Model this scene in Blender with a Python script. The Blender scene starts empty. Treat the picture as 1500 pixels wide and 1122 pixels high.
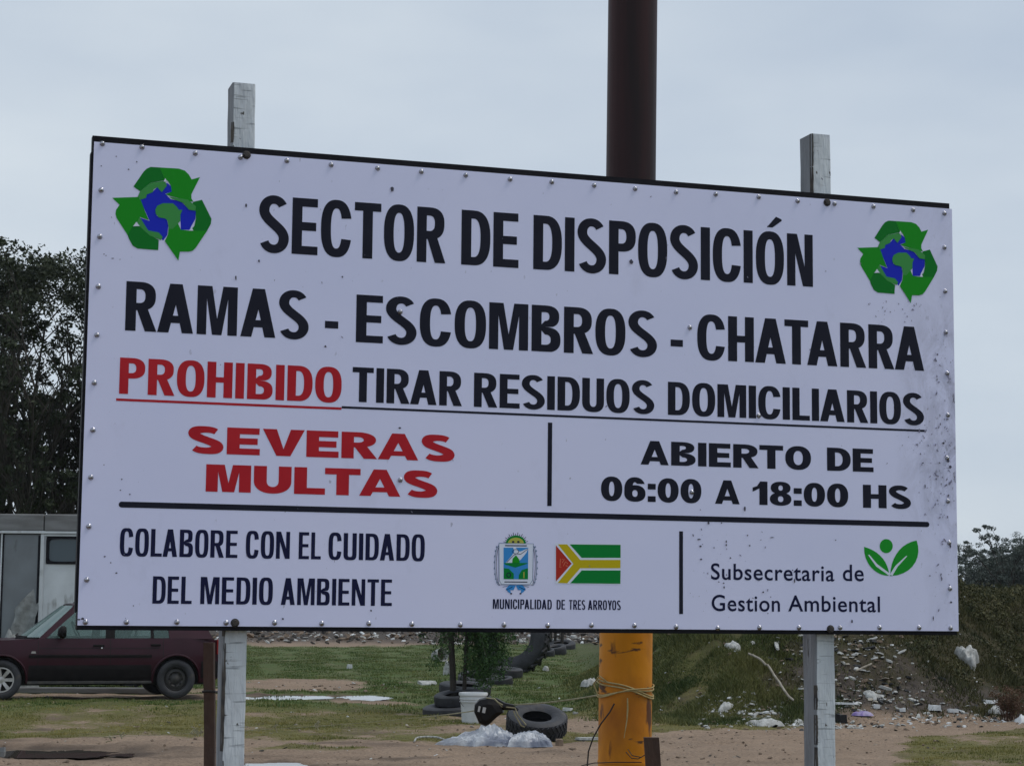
import bpy, math, random
import numpy as np
from mathutils import Vector, Matrix
from mathutils.geometry import tessellate_polygon

random.seed(7); rng = np.random.default_rng(7)
R = math.radians
sc = bpy.context.scene
COL = sc.collection

# ------------------------------------------------------------------ camera
F = 2874.0; IW, IH = 1500.0, 1122.0
PITCH = math.atan((888 - 561) / F); ROLL = R(0.42)
CAM = Vector((0, 0, 1.5))
_f = Vector((0, math.cos(PITCH), math.sin(PITCH)))
_u0 = Vector((0, -math.sin(PITCH), math.cos(PITCH))); _r0 = Vector((1, 0, 0))
_r = math.cos(ROLL) * _r0 + math.sin(ROLL) * _u0
_u = -math.sin(ROLL) * _r0 + math.cos(ROLL) * _u0
cd = bpy.data.cameras.new('camera'); co = bpy.data.objects.new('camera', cd); COL.objects.link(co)
cd.sensor_width = 36; cd.lens = 36 * F / IW; cd.clip_start = .1; cd.clip_end = 4000
co.matrix_world = Matrix(((_r.x, _u.x, -_f.x, CAM.x), (_r.y, _u.y, -_f.y, CAM.y), (_r.z, _u.z, -_f.z, CAM.z), (0, 0, 0, 1)))
sc.camera = co

# ------------------------------------------------------------------ world: pale overcast
SUN_EL, SUN_AZ = R(60), R(95)          # azimuth clockwise from +Y
w = bpy.data.worlds.new('World'); sc.world = w; w.use_nodes = True
nt = w.node_tree; nt.nodes.clear()
def N(t, k, **kw):
    n = t.nodes.new(k)
    for a, b in kw.items(): setattr(n, a, b)
    return n
out = N(nt, 'ShaderNodeOutputWorld'); bg = N(nt, 'ShaderNodeBackground')
sky = N(nt, 'ShaderNodeTexSky', sky_type='NISHITA', sun_disc=False); sky.sun_elevation = SUN_EL; sky.sun_rotation = SUN_AZ
tc = N(nt, 'ShaderNodeTexCoord'); mp = N(nt, 'ShaderNodeMapping'); mp.inputs['Scale'].default_value = (2.2, 2.2, 6.0)
no = N(nt, 'ShaderNodeTexNoise'); no.inputs['Scale'].default_value = 1.7; no.inputs['Detail'].default_value = 4; no.inputs['Roughness'].default_value = .5
cr = N(nt, 'ShaderNodeValToRGB'); cr.color_ramp.elements[0].position = .3; cr.color_ramp.elements[1].position = .7
cr.color_ramp.elements[0].color = (4.6, 5.35, 6.35, 1); cr.color_ramp.elements[1].color = (6.15, 6.8, 7.4, 1)
mx = N(nt, 'ShaderNodeMix', data_type='RGBA'); mx.inputs[0].default_value = .93
L = nt.links.new
L(tc.outputs['Generated'], mp.inputs[0]); L(mp.outputs[0], no.inputs['Vector']); L(no.outputs['Fac'], cr.inputs[0])
L(sky.outputs[0], mx.inputs[6]); L(cr.outputs[0], mx.inputs[7]); L(mx.outputs[2], bg.inputs[0])
bg.inputs[1].default_value = .1; L(bg.outputs[0], out.inputs[0])
sd = bpy.data.lights.new('sun', 'SUN'); sd.energy = 1.1; sd.angle = R(22); sd.color = (1, .93, .82)
so = bpy.data.objects.new('sun', sd); COL.objects.link(so)
sdir = Vector((math.sin(SUN_AZ) * math.cos(SUN_EL), math.cos(SUN_AZ) * math.cos(SUN_EL), math.sin(SUN_EL)))
so.rotation_euler = sdir.to_track_quat('Z', 'Y').to_euler(); so.location = sdir * 50
vs = sc.view_settings; sc.display_settings.display_device = 'sRGB'
vs.view_transform = 'Standard'; vs.look = 'None'; vs.exposure = .13; vs.gamma = 1; vs.use_curve_mapping = False

# ------------------------------------------------------------------ helpers
def ray(px, py):
    return (_f * F + _r * (px - IW / 2) - _u * (py - IH / 2)).normalized()
def at(px, py, Y):
    d = ray(px, py); return CAM + d * (Y / d.y)
def hz(px): return 888 + (px - 750) * .0073

def tag(o, label=None, cat=None, group=None, kind=None):
    if label: o['label'] = label
    if cat: o['category'] = cat
    if group: o['group'] = group
    if kind: o['kind'] = kind
    return o
def empty(name, loc, rz=0, **k):
    o = bpy.data.objects.new(name, None); COL.objects.link(o); o.location = loc; o.rotation_euler = (0, 0, rz); o.empty_display_size = .1
    return tag(o, **k)
class MB:
    def __init__(s): s.v = []; s.f = []; s.m = []
    def add(s, vs_, fs, mi=0):
        b = len(s.v); s.v += [tuple(p) for p in vs_]; s.f += [tuple(i + b for i in f) for f in fs]; s.m += [mi] * len(fs); return s
    def box(s, a, b, mi=0, M=None):
        x0, y0, z0 = a; x1, y1, z1 = b
        vv = [(x0,y0,z0),(x1,y0,z0),(x1,y1,z0),(x0,y1,z0),(x0,y0,z1),(x1,y0,z1),(x1,y1,z1),(x0,y1,z1)]
        if M is not None: vv = [M @ Vector(p) for p in vv]
        return s.add(vv, [(0,3,2,1),(4,5,6,7),(0,1,5,4),(1,2,6,5),(2,3,7,6),(3,0,4,7)], mi)
    def tube(s, pts, rad, n=8, mi=0, cap=True, closed=False):
        pts = [Vector(p) for p in pts]; k = len(pts)
        if not hasattr(rad, '__len__'): rad = [rad] * k
        vv = []; ff = []; ref = None
        for i, p in enumerate(pts):
            if closed: t = pts[(i + 1) % k] - pts[i - 1]
            else: t = pts[min(i + 1, k - 1)] - pts[max(i - 1, 0)]
            t.normalize()
            if ref is None: ref = Vector((0, 0, 1)) if abs(t.z) < .9 else Vector((1, 0, 0))
            a = t.cross(ref); a.normalize(); b = t.cross(a); ref = -b if b.dot(ref) < 0 else b
            if b.dot(ref) < 0: b = -b
            for j in range(n):
                q = 2 * math.pi * j / n
                vv.append(p + a * math.cos(q) * rad[i] + b * math.sin(q) * rad[i])
        for i in range(k if closed else k - 1):
            i2 = (i + 1) % k
            for j in range(n):
                ff.append((i*n+j, i*n+(j+1)%n, i2*n+(j+1)%n, i2*n+j))
        if cap and not closed:
            ff.append(tuple(range(n - 1, -1, -1))); ff.append(tuple((k-1)*n + j for j in range(n)))
        return s.add(vv, ff, mi)
    def lathe(s, prof, n=32, mi=0, M=None, close=False):     # prof of (r, z) about z
        vv = []; ff = []; k = len(prof)
        for i in range(n):
            a = 2 * math.pi * i / n
            for r, z in prof: vv.append((r * math.cos(a), r * math.sin(a), z))
        if M is not None: vv = [M @ Vector(p) for p in vv]
        for i in range(n):
            i2 = (i + 1) % n
            for j in range(k if close else k - 1):
                j2 = (j + 1) % k
                ff.append((i*k+j, i2*k+j, i2*k+j2, i*k+j2))
        return s.add(vv, ff, mi)
    def prism(s, poly, y0, y1, mi=0, M=None):                 # polygon in xz, extruded along y
        n = len(poly)
        vv = [(x, y0, z) for x, z in poly] + [(x, y1, z) for x, z in poly]
        if M is not None: vv = [M @ Vector(p) for p in vv]
        tri = tessellate_polygon([[Vector((x, z, 0)) for x, z in poly]])
        ff = [tuple(t) for t in tri] + [tuple(i + n for i in reversed(t)) for t in tri]
        ff += [(i, (i+1) % n, (i+1) % n + n, i + n) for i in range(n)]
        return s.add(vv, ff, mi)
    def build(s, name, mats, parent=None, smooth=False, bevel=0, **k):
        me = bpy.data.meshes.new(name); me.from_pydata(s.v, [], s.f)
        mats = mats if isinstance(mats, (list, tuple)) else [mats]
        for m in mats: me.materials.append(m)
        if len(mats) > 1: me.polygons.foreach_set('material_index', s.m)
        import bmesh
        bm = bmesh.new(); bm.from_mesh(me); bmesh.ops.recalc_face_normals(bm, faces=bm.faces); bm.to_mesh(me); bm.free()
        if smooth:
            me.polygons.foreach_set('use_smooth', [True] * len(me.polygons))
            try: me.set_sharp_from_angle(angle=R(38))
            except Exception: pass
        me.update()
        o = bpy.data.objects.new(name, me); COL.objects.link(o)
        if parent: o.parent = parent
        if bevel:
            b = o.modifiers.new('bevel', 'BEVEL'); b.width = bevel; b.segments = 2; b.limit_method = 'ANGLE'; b.angle_limit = R(40)
        return tag(o, **k)
def npmesh(name, V, T, mats, parent=None, attr=None, smooth=False, **k):
    me = bpy.data.meshes.new(name); nv = len(V); nf, q = T.shape
    me.vertices.add(nv); me.vertices.foreach_set('co', np.ascontiguousarray(V, dtype=np.float32).ravel())
    me.loops.add(nf * q); me.loops.foreach_set('vertex_index', np.ascontiguousarray(T, dtype=np.int32).ravel())
    me.polygons.add(nf); me.polygons.foreach_set('loop_start', np.arange(0, nf * q, q, dtype=np.int32))
    try: me.polygons.foreach_set('loop_total', np.full(nf, q, dtype=np.int32))
    except Exception: pass
    if smooth: me.polygons.foreach_set('use_smooth', np.ones(nf, dtype=bool))
    if attr:
        for an, av in attr.items():
            at_ = me.attributes.new(an, 'FLOAT', 'POINT'); at_.data.foreach_set('value', np.ascontiguousarray(av, dtype=np.float32))
    me.update(); me.validate()
    for m in (mats if isinstance(mats, (list, tuple)) else [mats]): me.materials.append(m)
    o = bpy.data.objects.new(name, me); COL.objects.link(o)
    if parent: o.parent = parent
    return tag(o, **k)
def copy_tree(o, parent=None):
    c = o.copy(); COL.objects.link(c)
    if parent: c.parent = parent
    for ch in [x for x in o.children]: copy_tree(ch, c)
    return c

# ------------------------------------------------------------------ materials
def mat(name, c1, c2=None, rough=.6, scale=8, bump=0, bscale=None, metal=0, stretch=(1,1,1), lo=.35, hi=.65, detail=6, spec=.5, coat=0, **kw):
    m = bpy.data.materials.new(name); m.use_nodes = True; t = m.node_tree; b = t.nodes['Principled BSDF']
    b.inputs['Roughness'].default_value = rough; b.inputs['Metallic'].default_value = metal
    b.inputs['Specular IOR Level'].default_value = spec; b.inputs['Coat Weight'].default_value = coat
    b.inputs['Base Color'].default_value = (*c1, 1)
    tcx = N(t, 'ShaderNodeTexCoord'); mpx = N(t, 'ShaderNodeMapping'); mpx.inputs['Scale'].default_value = stretch
    t.links.new(tcx.outputs['Object'], mpx.inputs[0])
    if c2 is not None:
        n = N(t, 'ShaderNodeTexNoise'); n.inputs['Scale'].default_value = scale; n.inputs['Detail'].default_value = detail
        r = N(t, 'ShaderNodeValToRGB'); r.color_ramp.elements[0].position = lo; r.color_ramp.elements[1].position = hi
        r.color_ramp.elements[0].color = (*c1, 1); r.color_ramp.elements[1].color = (*c2, 1)
        t.links.new(mpx.outputs[0], n.inputs['Vector']); t.links.new(n.outputs['Fac'], r.inputs[0]); t.links.new(r.outputs[0], b.inputs['Base Color'])
    if bump:
        n2 = N(t, 'ShaderNodeTexNoise'); n2.inputs['Scale'].default_value = bscale or scale * 3; n2.inputs['Detail'].default_value = 5
        bp = N(t, 'ShaderNodeBump'); bp.inputs['Strength'].default_value = bump; bp.inputs['Distance'].default_value = .02
        t.links.new(mpx.outputs[0], n2.inputs['Vector']); t.links.new(n2.outputs['Fac'], bp.inputs['Height']); t.links.new(bp.outputs[0], b.inputs['Normal'])
    return m
def chips(m, col, scale=20, thr=.62, soft=.03, stretch=(1,1,1), detail=8):
    """overlay worn / dirty flakes of another colour on a material"""
    t = m.node_tree; b = t.nodes['Principled BSDF']; s = b.inputs['Base Color']
    tcx = N(t, 'ShaderNodeTexCoord'); mpx = N(t, 'ShaderNodeMapping'); mpx.inputs['Scale'].default_value = stretch
    n = N(t, 'ShaderNodeTexNoise'); n.inputs['Scale'].default_value = scale; n.inputs['Detail'].default_value = detail
    mr = N(t, 'ShaderNodeMapRange'); mr.inputs[1].default_value = thr; mr.inputs[2].default_value = thr + soft
    mi = N(t, 'ShaderNodeMix', data_type='RGBA'); mi.inputs[7].default_value = (*col, 1)
    t.links.new(tcx.outputs['Object'], mpx.inputs[0]); t.links.new(mpx.outputs[0], n.inputs['Vector']); t.links.new(n.outputs['Fac'], mr.inputs[0])
    t.links.new(mr.outputs[0], mi.inputs[0])
    if s.is_linked: t.links.new(s.links[0].from_socket, mi.inputs[6])
    else: mi.inputs[6].default_value = s.default_value
    t.links.new(mi.outputs[2], s); return mr, mi, mpx

M = {}
M['ink'] = mat('black_print', (.010, .011, .022), (.014, .015, .028), rough=.5, spec=.12, scale=9)
M['red'] = mat('red_print', (.40, .014, .024), (.46, .02, .03), rough=.5, spec=.12, scale=9)
M['navy'] = mat('navy_print', (.008, .010, .045), rough=.5, spec=.12)
M['g_dark'] = mat('green_print_dark', (.004, .17, .020), rough=.5, spec=.12)
M['g_mid'] = mat('green_print', (.010, .26, .014), rough=.5, spec=.12)
M['g_leaf'] = mat('leaf_green_print', (.012, .28, .025), rough=.5, spec=.12)
M['g_land'] = mat('green_print_pale', (.05, .28, .07), rough=.5, spec=.12)
M['blue'] = mat('blue_print', (.012, .025, .50), rough=.5, spec=.12)
M['skyb'] = mat('sky_blue_print', (.04, .25, .62), rough=.5, spec=.12)
M['whitep'] = mat('white_print', (.66, .72, .86), rough=.5, spec=.12)
M['yel'] = mat('yellow_print', (.50, .40, .01), rough=.5, spec=.12)
M['flagg'] = mat('flag_green_print', (.002, .20, .035), rough=.5, spec=.12)
M['flagr'] = mat('flag_red_print', (.40, .03, .02), rough=.5, spec=.12)
M['greyp'] = mat('grey_print', (.16, .22, .34), rough=.5, spec=.12)
M['screw'] = mat('galvanised_screw', (.50, .51, .56), (.34, .34, .38), rough=.18, scale=60, metal=.95)
M['bolt'] = mat('rusty_bolt', (.03, .03, .032), (.06, .05, .045), rough=.6, scale=80, metal=.4)
M['frame'] = mat('black_steel_frame', (.004, .004, .008), (.010, .010, .014), rough=.6, spec=.15, scale=12)
M['panel'] = mat('printed_sheet', (.64, .67, .92), (.68, .70, .94), rough=.34, scale=1.6, detail=3, bump=.14, bscale=2.2)
M['panelback'] = mat('sheet_edge', (.5, .52, .6), rough=.5)
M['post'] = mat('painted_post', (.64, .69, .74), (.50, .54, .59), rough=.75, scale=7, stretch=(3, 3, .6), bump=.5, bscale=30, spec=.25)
M['postside'] = mat('grey_post_side', (.30, .32, .35), (.20, .215, .235), rough=.85, scale=9, stretch=(4, 4, .4), bump=.7, bscale=30, spec=.2)  # left faces of the posts, a darker grey than the fronts
chips(M['post'], (.08, .075, .07), scale=34, thr=.67, soft=.03, stretch=(1.5, 1.5, 1))
chips(M['post'], (.30, .33, .36), scale=16, thr=.60, soft=.06, stretch=(.6, .6, 7))
chips(M['post'], (.12, .12, .12), scale=12, thr=.69, soft=.02, stretch=(.5, .5, 6))
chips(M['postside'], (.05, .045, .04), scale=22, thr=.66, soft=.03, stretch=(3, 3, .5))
M['peel'] = mat('dark_bare_wood', (.03, .028, .03), (.08, .07, .06), rough=.9, scale=40)
M['pole_y'] = mat('yellow_painted_steel', (.70, .285, .006), (.60, .21, .006), rough=.45, spec=.3, scale=3, bump=.12, bscale=25, detail=8)
chips(M['pole_y'], (.26, .08, .01), scale=4, thr=.52, soft=.16, stretch=(1, 1, .5))
chips(M['pole_y'], (.12, .04, .015), scale=14, thr=.62, soft=.05, stretch=(1, 1, .35))
chips(M['pole_y'], (.10, .045, .02), scale=9, thr=.655, soft=.035, stretch=(1, 1, 3.2))
M['pole_b'] = mat('brown_painted_steel', (.008, .006, .007), (.040, .010, .011), rough=.5, spec=.22, scale=5, stretch=(2, 2, .12), bump=.1)
M['stake'] = mat('rusty_stake', (.045, .026, .02), (.09, .05, .035), rough=.85, scale=14, stretch=(1, 1, .4), bump=.5)
M['twine'] = mat('pale_yellow_twine', (.46, .38, .18), (.34, .26, .10), rough=.8, scale=60)
M['wire'] = mat('dark_wire', (.03, .025, .025), rough=.6, metal=.4)
M['wirel'] = mat('frayed_rope', (.34, .33, .22), (.22, .2, .12), rough=.85, scale=40)
M['rubber'] = mat('weathered_rubber', (.014, .015, .019), (.030, .031, .039), rough=.62, scale=5, bump=.35, bscale=22)
chips(M['rubber'], (.075, .062, .05), scale=6, thr=.62, soft=.15)
M['maroon'] = mat('maroon_paint', (.025, .0018, .0085), (.033, .003, .012), rough=.4, spec=.25, scale=2.5, coat=.15, bump=.03, bscale=2)
chips(M['maroon'], (.035, .014, .018), scale=5, thr=.62, soft=.25, stretch=(.6, 1, 2))
M['trim'] = mat('black_plastic_trim', (.006, .005, .006), (.012, .010, .011), rough=.7, spec=.15, scale=7)
M['interior'] = mat('car_cloth', (.02, .02, .024), rough=.9)
M['under'] = mat('car_underside', (.008, .008, .008), rough=.9)
M['steelwheel'] = mat('dull_steel_wheel', (.035, .035, .038), (.07, .065, .06), rough=.6, scale=12, metal=.3)
M['alloy'] = mat('silver_alloy', (.55, .55, .56), (.35, .34, .33), rough=.35, scale=12, metal=.7)
M['chrome'] = mat('chrome', (.7, .7, .7), rough=.15, metal=1)
M['lamp'] = mat('lamp_lens', (.35, .34, .33), rough=.15)
M['rlamp'] = mat('red_lens', (.22, .01, .01), rough=.2)
M['carav'] = mat('caravan_white', (.62, .66, .69), (.50, .53, .55), rough=.6, scale=2.4, bump=.08, bscale=4)
chips(M['carav'], (.20, .20, .19), scale=3.5, thr=.60, soft=.12, stretch=(1.5, 1.5, .5))
M['caravg'] = mat('caravan_grey_door', (.19, .215, .235), (.15, .165, .18), rough=.55, scale=2, bump=.1, bscale=3)
chips(M['caravg'], (.05, .05, .05), scale=3, thr=.62, soft=.10, stretch=(1.2, 1.2, .5))
M['fascia'] = mat('weathered_fascia', (.20, .205, .21), (.13, .13, .13), rough=.75, scale=5, stretch=(.4, 1, 2), bump=.2)
M['grime'] = mat('torn_grey_sheet', (.16, .17, .17), (.28, .30, .30), rough=.7, scale=9, bump=.5)
M['plast_w'] = mat('white_plastic', (.62, .64, .66), (.50, .52, .53), rough=.4, scale=8, bump=.05)
M['plast_k'] = mat('black_plastic', (.004, .004, .005), (.008, .008, .009), spec=.25, rough=.45, scale=8, bump=.1)
M['rag'] = mat('grubby_white', (.48, .49, .48), (.26, .26, .25), rough=.7, scale=14, bump=.3)
M['purple'] = mat('faded_purple_plastic', (.18, .12, .34), (.34, .30, .44), rough=.5, scale=10)
M['wood'] = mat('bleached_wood', (.36, .33, .28), (.22, .19, .15), rough=.85, scale=10)
M['dirtw'] = mat('brown_scrap', (.12, .085, .06), (.20, .15, .11), rough=.9, scale=6)
M['rim_brown'] = mat('muddy_inside', (.10, .075, .05), rough=.9)
M['bark'] = mat('dark_bark', (.022, .019, .016), (.045, .038, .032), rough=.95, scale=5, bump=.6)
def glassm(name, col, fac, rough=.03):
    m = bpy.data.materials.new(name); m.use_nodes = True; t = m.node_tree; b = t.nodes['Principled BSDF']
    b.inputs['Base Color'].default_value = (*col, 1); b.inputs['Roughness'].default_value = rough
    tr = N(t, 'ShaderNodeBsdfTransparent'); tr.inputs[0].default_value = (.93, 1, .98, 1)
    ms = N(t, 'ShaderNodeMixShader'); ms.inputs[0].default_value = fac; o = t.nodes['Material Output']
    t.links.new(tr.outputs[0], ms.inputs[1]); t.links.new(b.outputs[0], ms.inputs[2]); t.links.new(ms.outputs[0], o.inputs[0]); return m
M['glass'] = glassm('tinted_glass', (.12, .18, .175), .34)
M['screen'] = glassm('sky_tint_windscreen', (.13, .21, .20), .78, .06)  # teal base colour paints in the sky reflected by the pane
M['glass_dark'] = glassm('dusty_window_glass', (.07, .10, .12), .85, .12)
M['water'] = mat('puddle_water', (.075, .066, .056), rough=.02, spec=.7)

def leafmat(name, a, b, rough=.65):
    m = bpy.data.materials.new(name); m.use_nodes = True; t = m.node_tree; p = t.nodes['Principled BSDF']
    p.inputs['Roughness'].default_value = rough; p.inputs['Specular IOR Level'].default_value = .25
    g = N(t, 'ShaderNodeAttribute', attribute_name='tone'); r = N(t, 'ShaderNodeValToRGB')
    r.color_ramp.elements[0].color = (*a, 1); r.color_ramp.elements[1].color = (*b, 1)
    t.links.new(g.outputs['Fac'], r.inputs[0]); t.links.new(r.outputs[0], p.inputs['Base Color']); return m
M['leaf_dark'] = leafmat('dark_evergreen_leaf', (.012, .018, .010), (.040, .052, .024))
M['leaf_far'] = leafmat('hazed_leaf', (.060, .076, .068), (.105, .125, .108))  # distance haze is mixed into this leaf colour, paler and greyer
M['leaf_young'] = leafmat('deep_green_leaf', (.014, .045, .014), (.055, .115, .03))
M['grass'] = leafmat('grass_blade', (.075, .10, .018), (.29, .24, .08))
M['grass_lush'] = leafmat('lush_grass_blade', (.035, .085, .014), (.165, .175, .06))
M['grass_slope'] = leafmat('slope_grass_blade', (.035, .062, .014), (.17, .165, .055))
M['weed'] = leafmat('mound_weed', (.020, .030, .009), (.095, .085, .030))
M['dry'] = leafmat('dry_weed', (.07, .035, .022), (.14, .085, .05))

# ------------------------------------------------------------------ terrain
def sstep(a, b, x):
    t = np.clip((x - a) / (b - a), 0, 1); return t * t * (3 - 2 * t)
_ph = rng.uniform(0, 6.28, (40, 2)); _dr = rng.uniform(0, 6.28, 40)
def wob(x, y, wl, k0=0, n=7):
    s = 0
    for i in range(n):
        a = _dr[(i + k0) % 40]; q = 2 * math.pi / (wl * (.6 + .15 * i))
        s = s + np.sin((x * math.cos(a) + y * math.sin(a)) * q + _ph[(i + k0) % 40, 0])
    return s / n ** .5 * .7
def pxw(px, py, z=0.0):                       # where that line of sight meets the level z
    d = ray(px, py); t = (z - CAM.z) / d.z; p = CAM + d * t; return p.x, p.y
def blobf(x, y, cx, cy, rx, ry, soft=.5):
    q = ((x - cx) / rx) ** 2 + ((y - cy) / ry) ** 2
    return 1 - sstep(1 - soft, 1 + soft, q)
PUD = []                                       # puddles: cx, cy, rx, ry
for (a, b, rx, ry) in ((50, 1101, 1.05, .55), (410, 1028, .60, .75), (520, 1025, .46, .85), (395, 1119, .36, .5)):
    cx, cy = pxw(a, b); PUD.append((cx, cy, rx, ry))
TX, TY = pxw(786, 1070)
def terr(x, y):
    x = np.asarray(x, float); y = np.asarray(y, float)
    z = .035 * wob(x, y, 9, 3) * sstep(10, 22, y) + .012 * wob(x, y, 1.7, 9) * sstep(10, 18, y)
    z = z + .012 * wob(x, y, .7, 20)
    z = z + .12 * blobf(x, y, -7, 29.5, 5, 4.5, .6)
    for cx, cy, rx, ry in PUD: z = z - .055 * blobf(x, y, cx, cy, rx * 1.25, ry * 1.25, .7)
    # the overgrown spoil mound on the right
    base = 25.8 + .55 * np.sin(x * .9) + .42 * np.clip(x - 3, 0, 12)
    hm = 1.55 * sstep(.6, 3.4, x - (y - 26) * .035) + .16 * sstep(3.5, 9, x)
    prof = sstep(0, 1, (y - base) / (4.2 + .45 * np.clip(x - 3, 0, 8)))
    back = 1 - sstep(48, 70, y) * .9
    mo = hm * prof * back
    z = z + mo + mo * (.09 * wob(x, y, 1.9, 14) + .07 * wob(x, y, .8, 22) + .10 * wob(x, y, 4.5, 30))
    # low far heap of rubbish behind the field
    z = z + .35 * sstep(78, 92, y) * (1 - sstep(120, 140, y)) * (1 - sstep(2, 8, x)) * (.8 + .3 * wob(x, y, 5, 5))
    e_ = np.interp(x, [-8, -3, -.8, 1, 2.1, 4, 6.3, 12], [18.3, 19.6, 20.9, 22.3, 24.6, 25.6, 27.3, 31])
    for off in (.75, 2.2, 3.4): z = z - .028 * np.exp(-((y - e_ + off + .12 * np.sin(x * 1.3)) / .13) ** 2) * (.7 + .4 * wob(x, y, 1.1, 15))
    z = z + .010 * wob(x, y, .33, 31) * sstep(16, 18, y) * (1 - sstep(34, 40, y))
    z = z + .10 * blobf(x, y, TX + .05, TY + 1.0, .32, .3, .5)
    return z
def gpt(px, py, lift=0.0):                     # where that line of sight meets the ground
    d = ray(px, py); ts = np.arange(14, 180, .04)
    P = np.array([CAM[:]]) + ts[:, None] * np.array([d[:]])
    h = P[:, 2] - terr(P[:, 0], P[:, 1]); i = np.where(h < 0)[0]
    k = i[0] if len(i) else len(ts) - 1
    return Vector((P[k, 0], P[k, 1], float(terr(P[k, 0], P[k, 1])) + lift))
def tz(x, y): return float(terr(x, y))

def edge(x): return np.interp(x, [-8, -3, -.8, 1, 2.1, 4, 6.3, 12], [18.3, 19.6, 20.9, 22.3, 24.6, 25.6, 27.3, 31])
GB = []                                        # bare patches: px, py, half-width m, half-depth m, amount
for (a, b, rx, ry, v) in ((440, 1003, 1.15, 3.2, .95), (130, 1030, 2.6, 1.1, .8), (300, 1018, 1.2, 1.4, .6), (120, 1100, 1.8, 1.5, .9), (400, 1115, 1.3, 1.2, .9),
                          (790, 1058, .8, 1.5, .55), (560, 1092, 1.2, .5, .7), (500, 938, 6, 12, .8), (200, 1112, 2.0, .7, .9), (870, 1065, .5, 1.5, .6), (250, 1090, 1.2, .8, .5), (430, 1030, 1.6, 1.1, .5)):
    cx, cy = pxw(a, b); GB.append((cx, cy, rx, ry, v))
def cover(x, y):
    g = .74 + .26 * wob(x, y, 2.9, 11) + .14 * wob(x, y, .8, 17) + .2 * sstep(26, 30, y)
    for cx, cy, rx, ry, v in GB: g = g - v * blobf(x, y, cx, cy, rx, ry, .8)
    for cx, cy, rx, ry in PUD: g = g - 1.2 * blobf(x, y, cx, cy, rx * 1.2, ry * 1.3, .6)
    e = edge(x) + .22 * wob(x, y, 1.5, 2)
    road = sstep(.35, -.35, y - e) if False else 1 - sstep(-.45, .35, y - e)
    rg = sstep(-.25, .3, (x + .16 * wob(x, y, 1.6, 6)) - (3.45 + (y - 18.5) * .22)) * (1 - sstep(-.4, .5, y - (24.3 + (x - 4.9) * .9)))
    g = g - 1.7 * road * (1 - rg)
    toe = (1 - sstep(1.3, 2.4, np.abs(y - 26.4 - .42 * np.clip(x - 3, 0, 12)))) * sstep(3.6, 4.6, x)
    g = g - .6 * toe
    g = np.maximum(g, .95 * sstep(27.0, 28.2, y - .42 * np.clip(x - 3, 0, 12)) * sstep(1, 2.5, x))
    return np.clip(g, 0, 1)
xs = np.concatenate([-np.geomspace(900, 14, 26), np.arange(-13.9, 14.05, .11), np.geomspace(14.4, 900, 26)])
ys = np.concatenate([np.linspace(-40, 16.5, 30), np.arange(16.6, 32, .10), np.arange(32, 62, .25), np.geomspace(62.5, 1500, 90)])
X, Y = np.meshgrid(xs, ys); Z = terr(X, Y)
V = np.stack([X, Y, Z], -1).reshape(-1, 3); nx, ny = len(xs), len(ys)
I = np.arange(nx * ny).reshape(ny, nx)
T = np.stack([I[:-1, :-1], I[:-1, 1:], I[1:, 1:], I[1:, :-1]], -1).reshape(-1, 4)
lush = np.clip(sstep(26, 31, Y - .2 * X) + .2 * wob(X, Y, 4, 8), 0, 1)
wet = np.zeros_like(X)
for cx, cy, rx, ry in PUD: wet = np.maximum(wet, .9 * blobf(X, Y, cx, cy, rx * 1.5, ry * 1.6, .6) * np.clip(.8 + .5 * wob(X, Y, .6, 12), 0, 1))
wet = np.maximum(wet, np.clip(.9 * wob(X, Y * 3.0, 2.6, 33) - .25, 0, .75) * (1 - sstep(24, 28, Y)) * (1 - sstep(-.5, 2.0, X)))
rk = sstep(1.4, 2.4, X) * sstep(25.9, 26.5, Y - .42 * np.clip(X - 3, 0, 12) + .2 * wob(X, Y, 1.2, 3))
farr = sstep(74, 84, Y)
mnd = (.35 + .65 * sstep(2.6, 4.0, X)) * sstep(.12, .5, np.where(X > .5, 1.0, 0) * sstep(25.5, 28, Y - .42 * np.clip(X - 3, 0, 12)) * sstep(1, 3, X) )
gm = bpy.data.materials.new('field_earth'); gm.use_nodes = True; t = gm.node_tree; b = t.nodes['Principled BSDF']
def nz(t, scale, detail=6, rough=.6, stretch=None):
    c = N(t, 'ShaderNodeTexCoord'); n = N(t, 'ShaderNodeTexNoise'); n.inputs['Scale'].default_value = scale; n.inputs['Detail'].default_value = detail; n.inputs['Roughness'].default_value = rough
    if stretch:
        m_ = N(t, 'ShaderNodeMapping'); m_.inputs['Scale'].default_value = stretch; t.links.new(c.outputs['Object'], m_.inputs[0]); t.links.new(m_.outputs[0], n.inputs['Vector'])
    else: t.links.new(c.outputs['Object'], n.inputs['Vector'])
    return n.outputs['Fac']
def ramp(t, fac, a, b_, lo=.3, hi=.7):
    r = N(t, 'ShaderNodeValToRGB'); r.color_ramp.elements[0].position = lo; r.color_ramp.elements[1].position = hi
    r.color_ramp.elements[0].color = (*a, 1); r.color_ramp.elements[1].color = (*b_, 1); t.links.new(fac, r.inputs[0]); return r.outputs[0]
def mixc(t, f, a, b_):
    m_ = N(t, 'ShaderNodeMix', data_type='RGBA'); t.links.new(f, m_.inputs[0]); t.links.new(a, m_.inputs[6]); t.links.new(b_, m_.inputs[7]); return m_.outputs[2]
def att(t, n): return N(t, 'ShaderNodeAttribute', attribute_name=n).outputs['Fac']
def mth(t, op, a, b_):
    m_ = N(t, 'ShaderNodeMath', operation=op); 
    for i, q in enumerate((a, b_)):
        if isinstance(q, (int, float)): m_.inputs[i].default_value = q
        else: t.links.new(q, m_.inputs[i])
    return m_.outputs[0]
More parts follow.
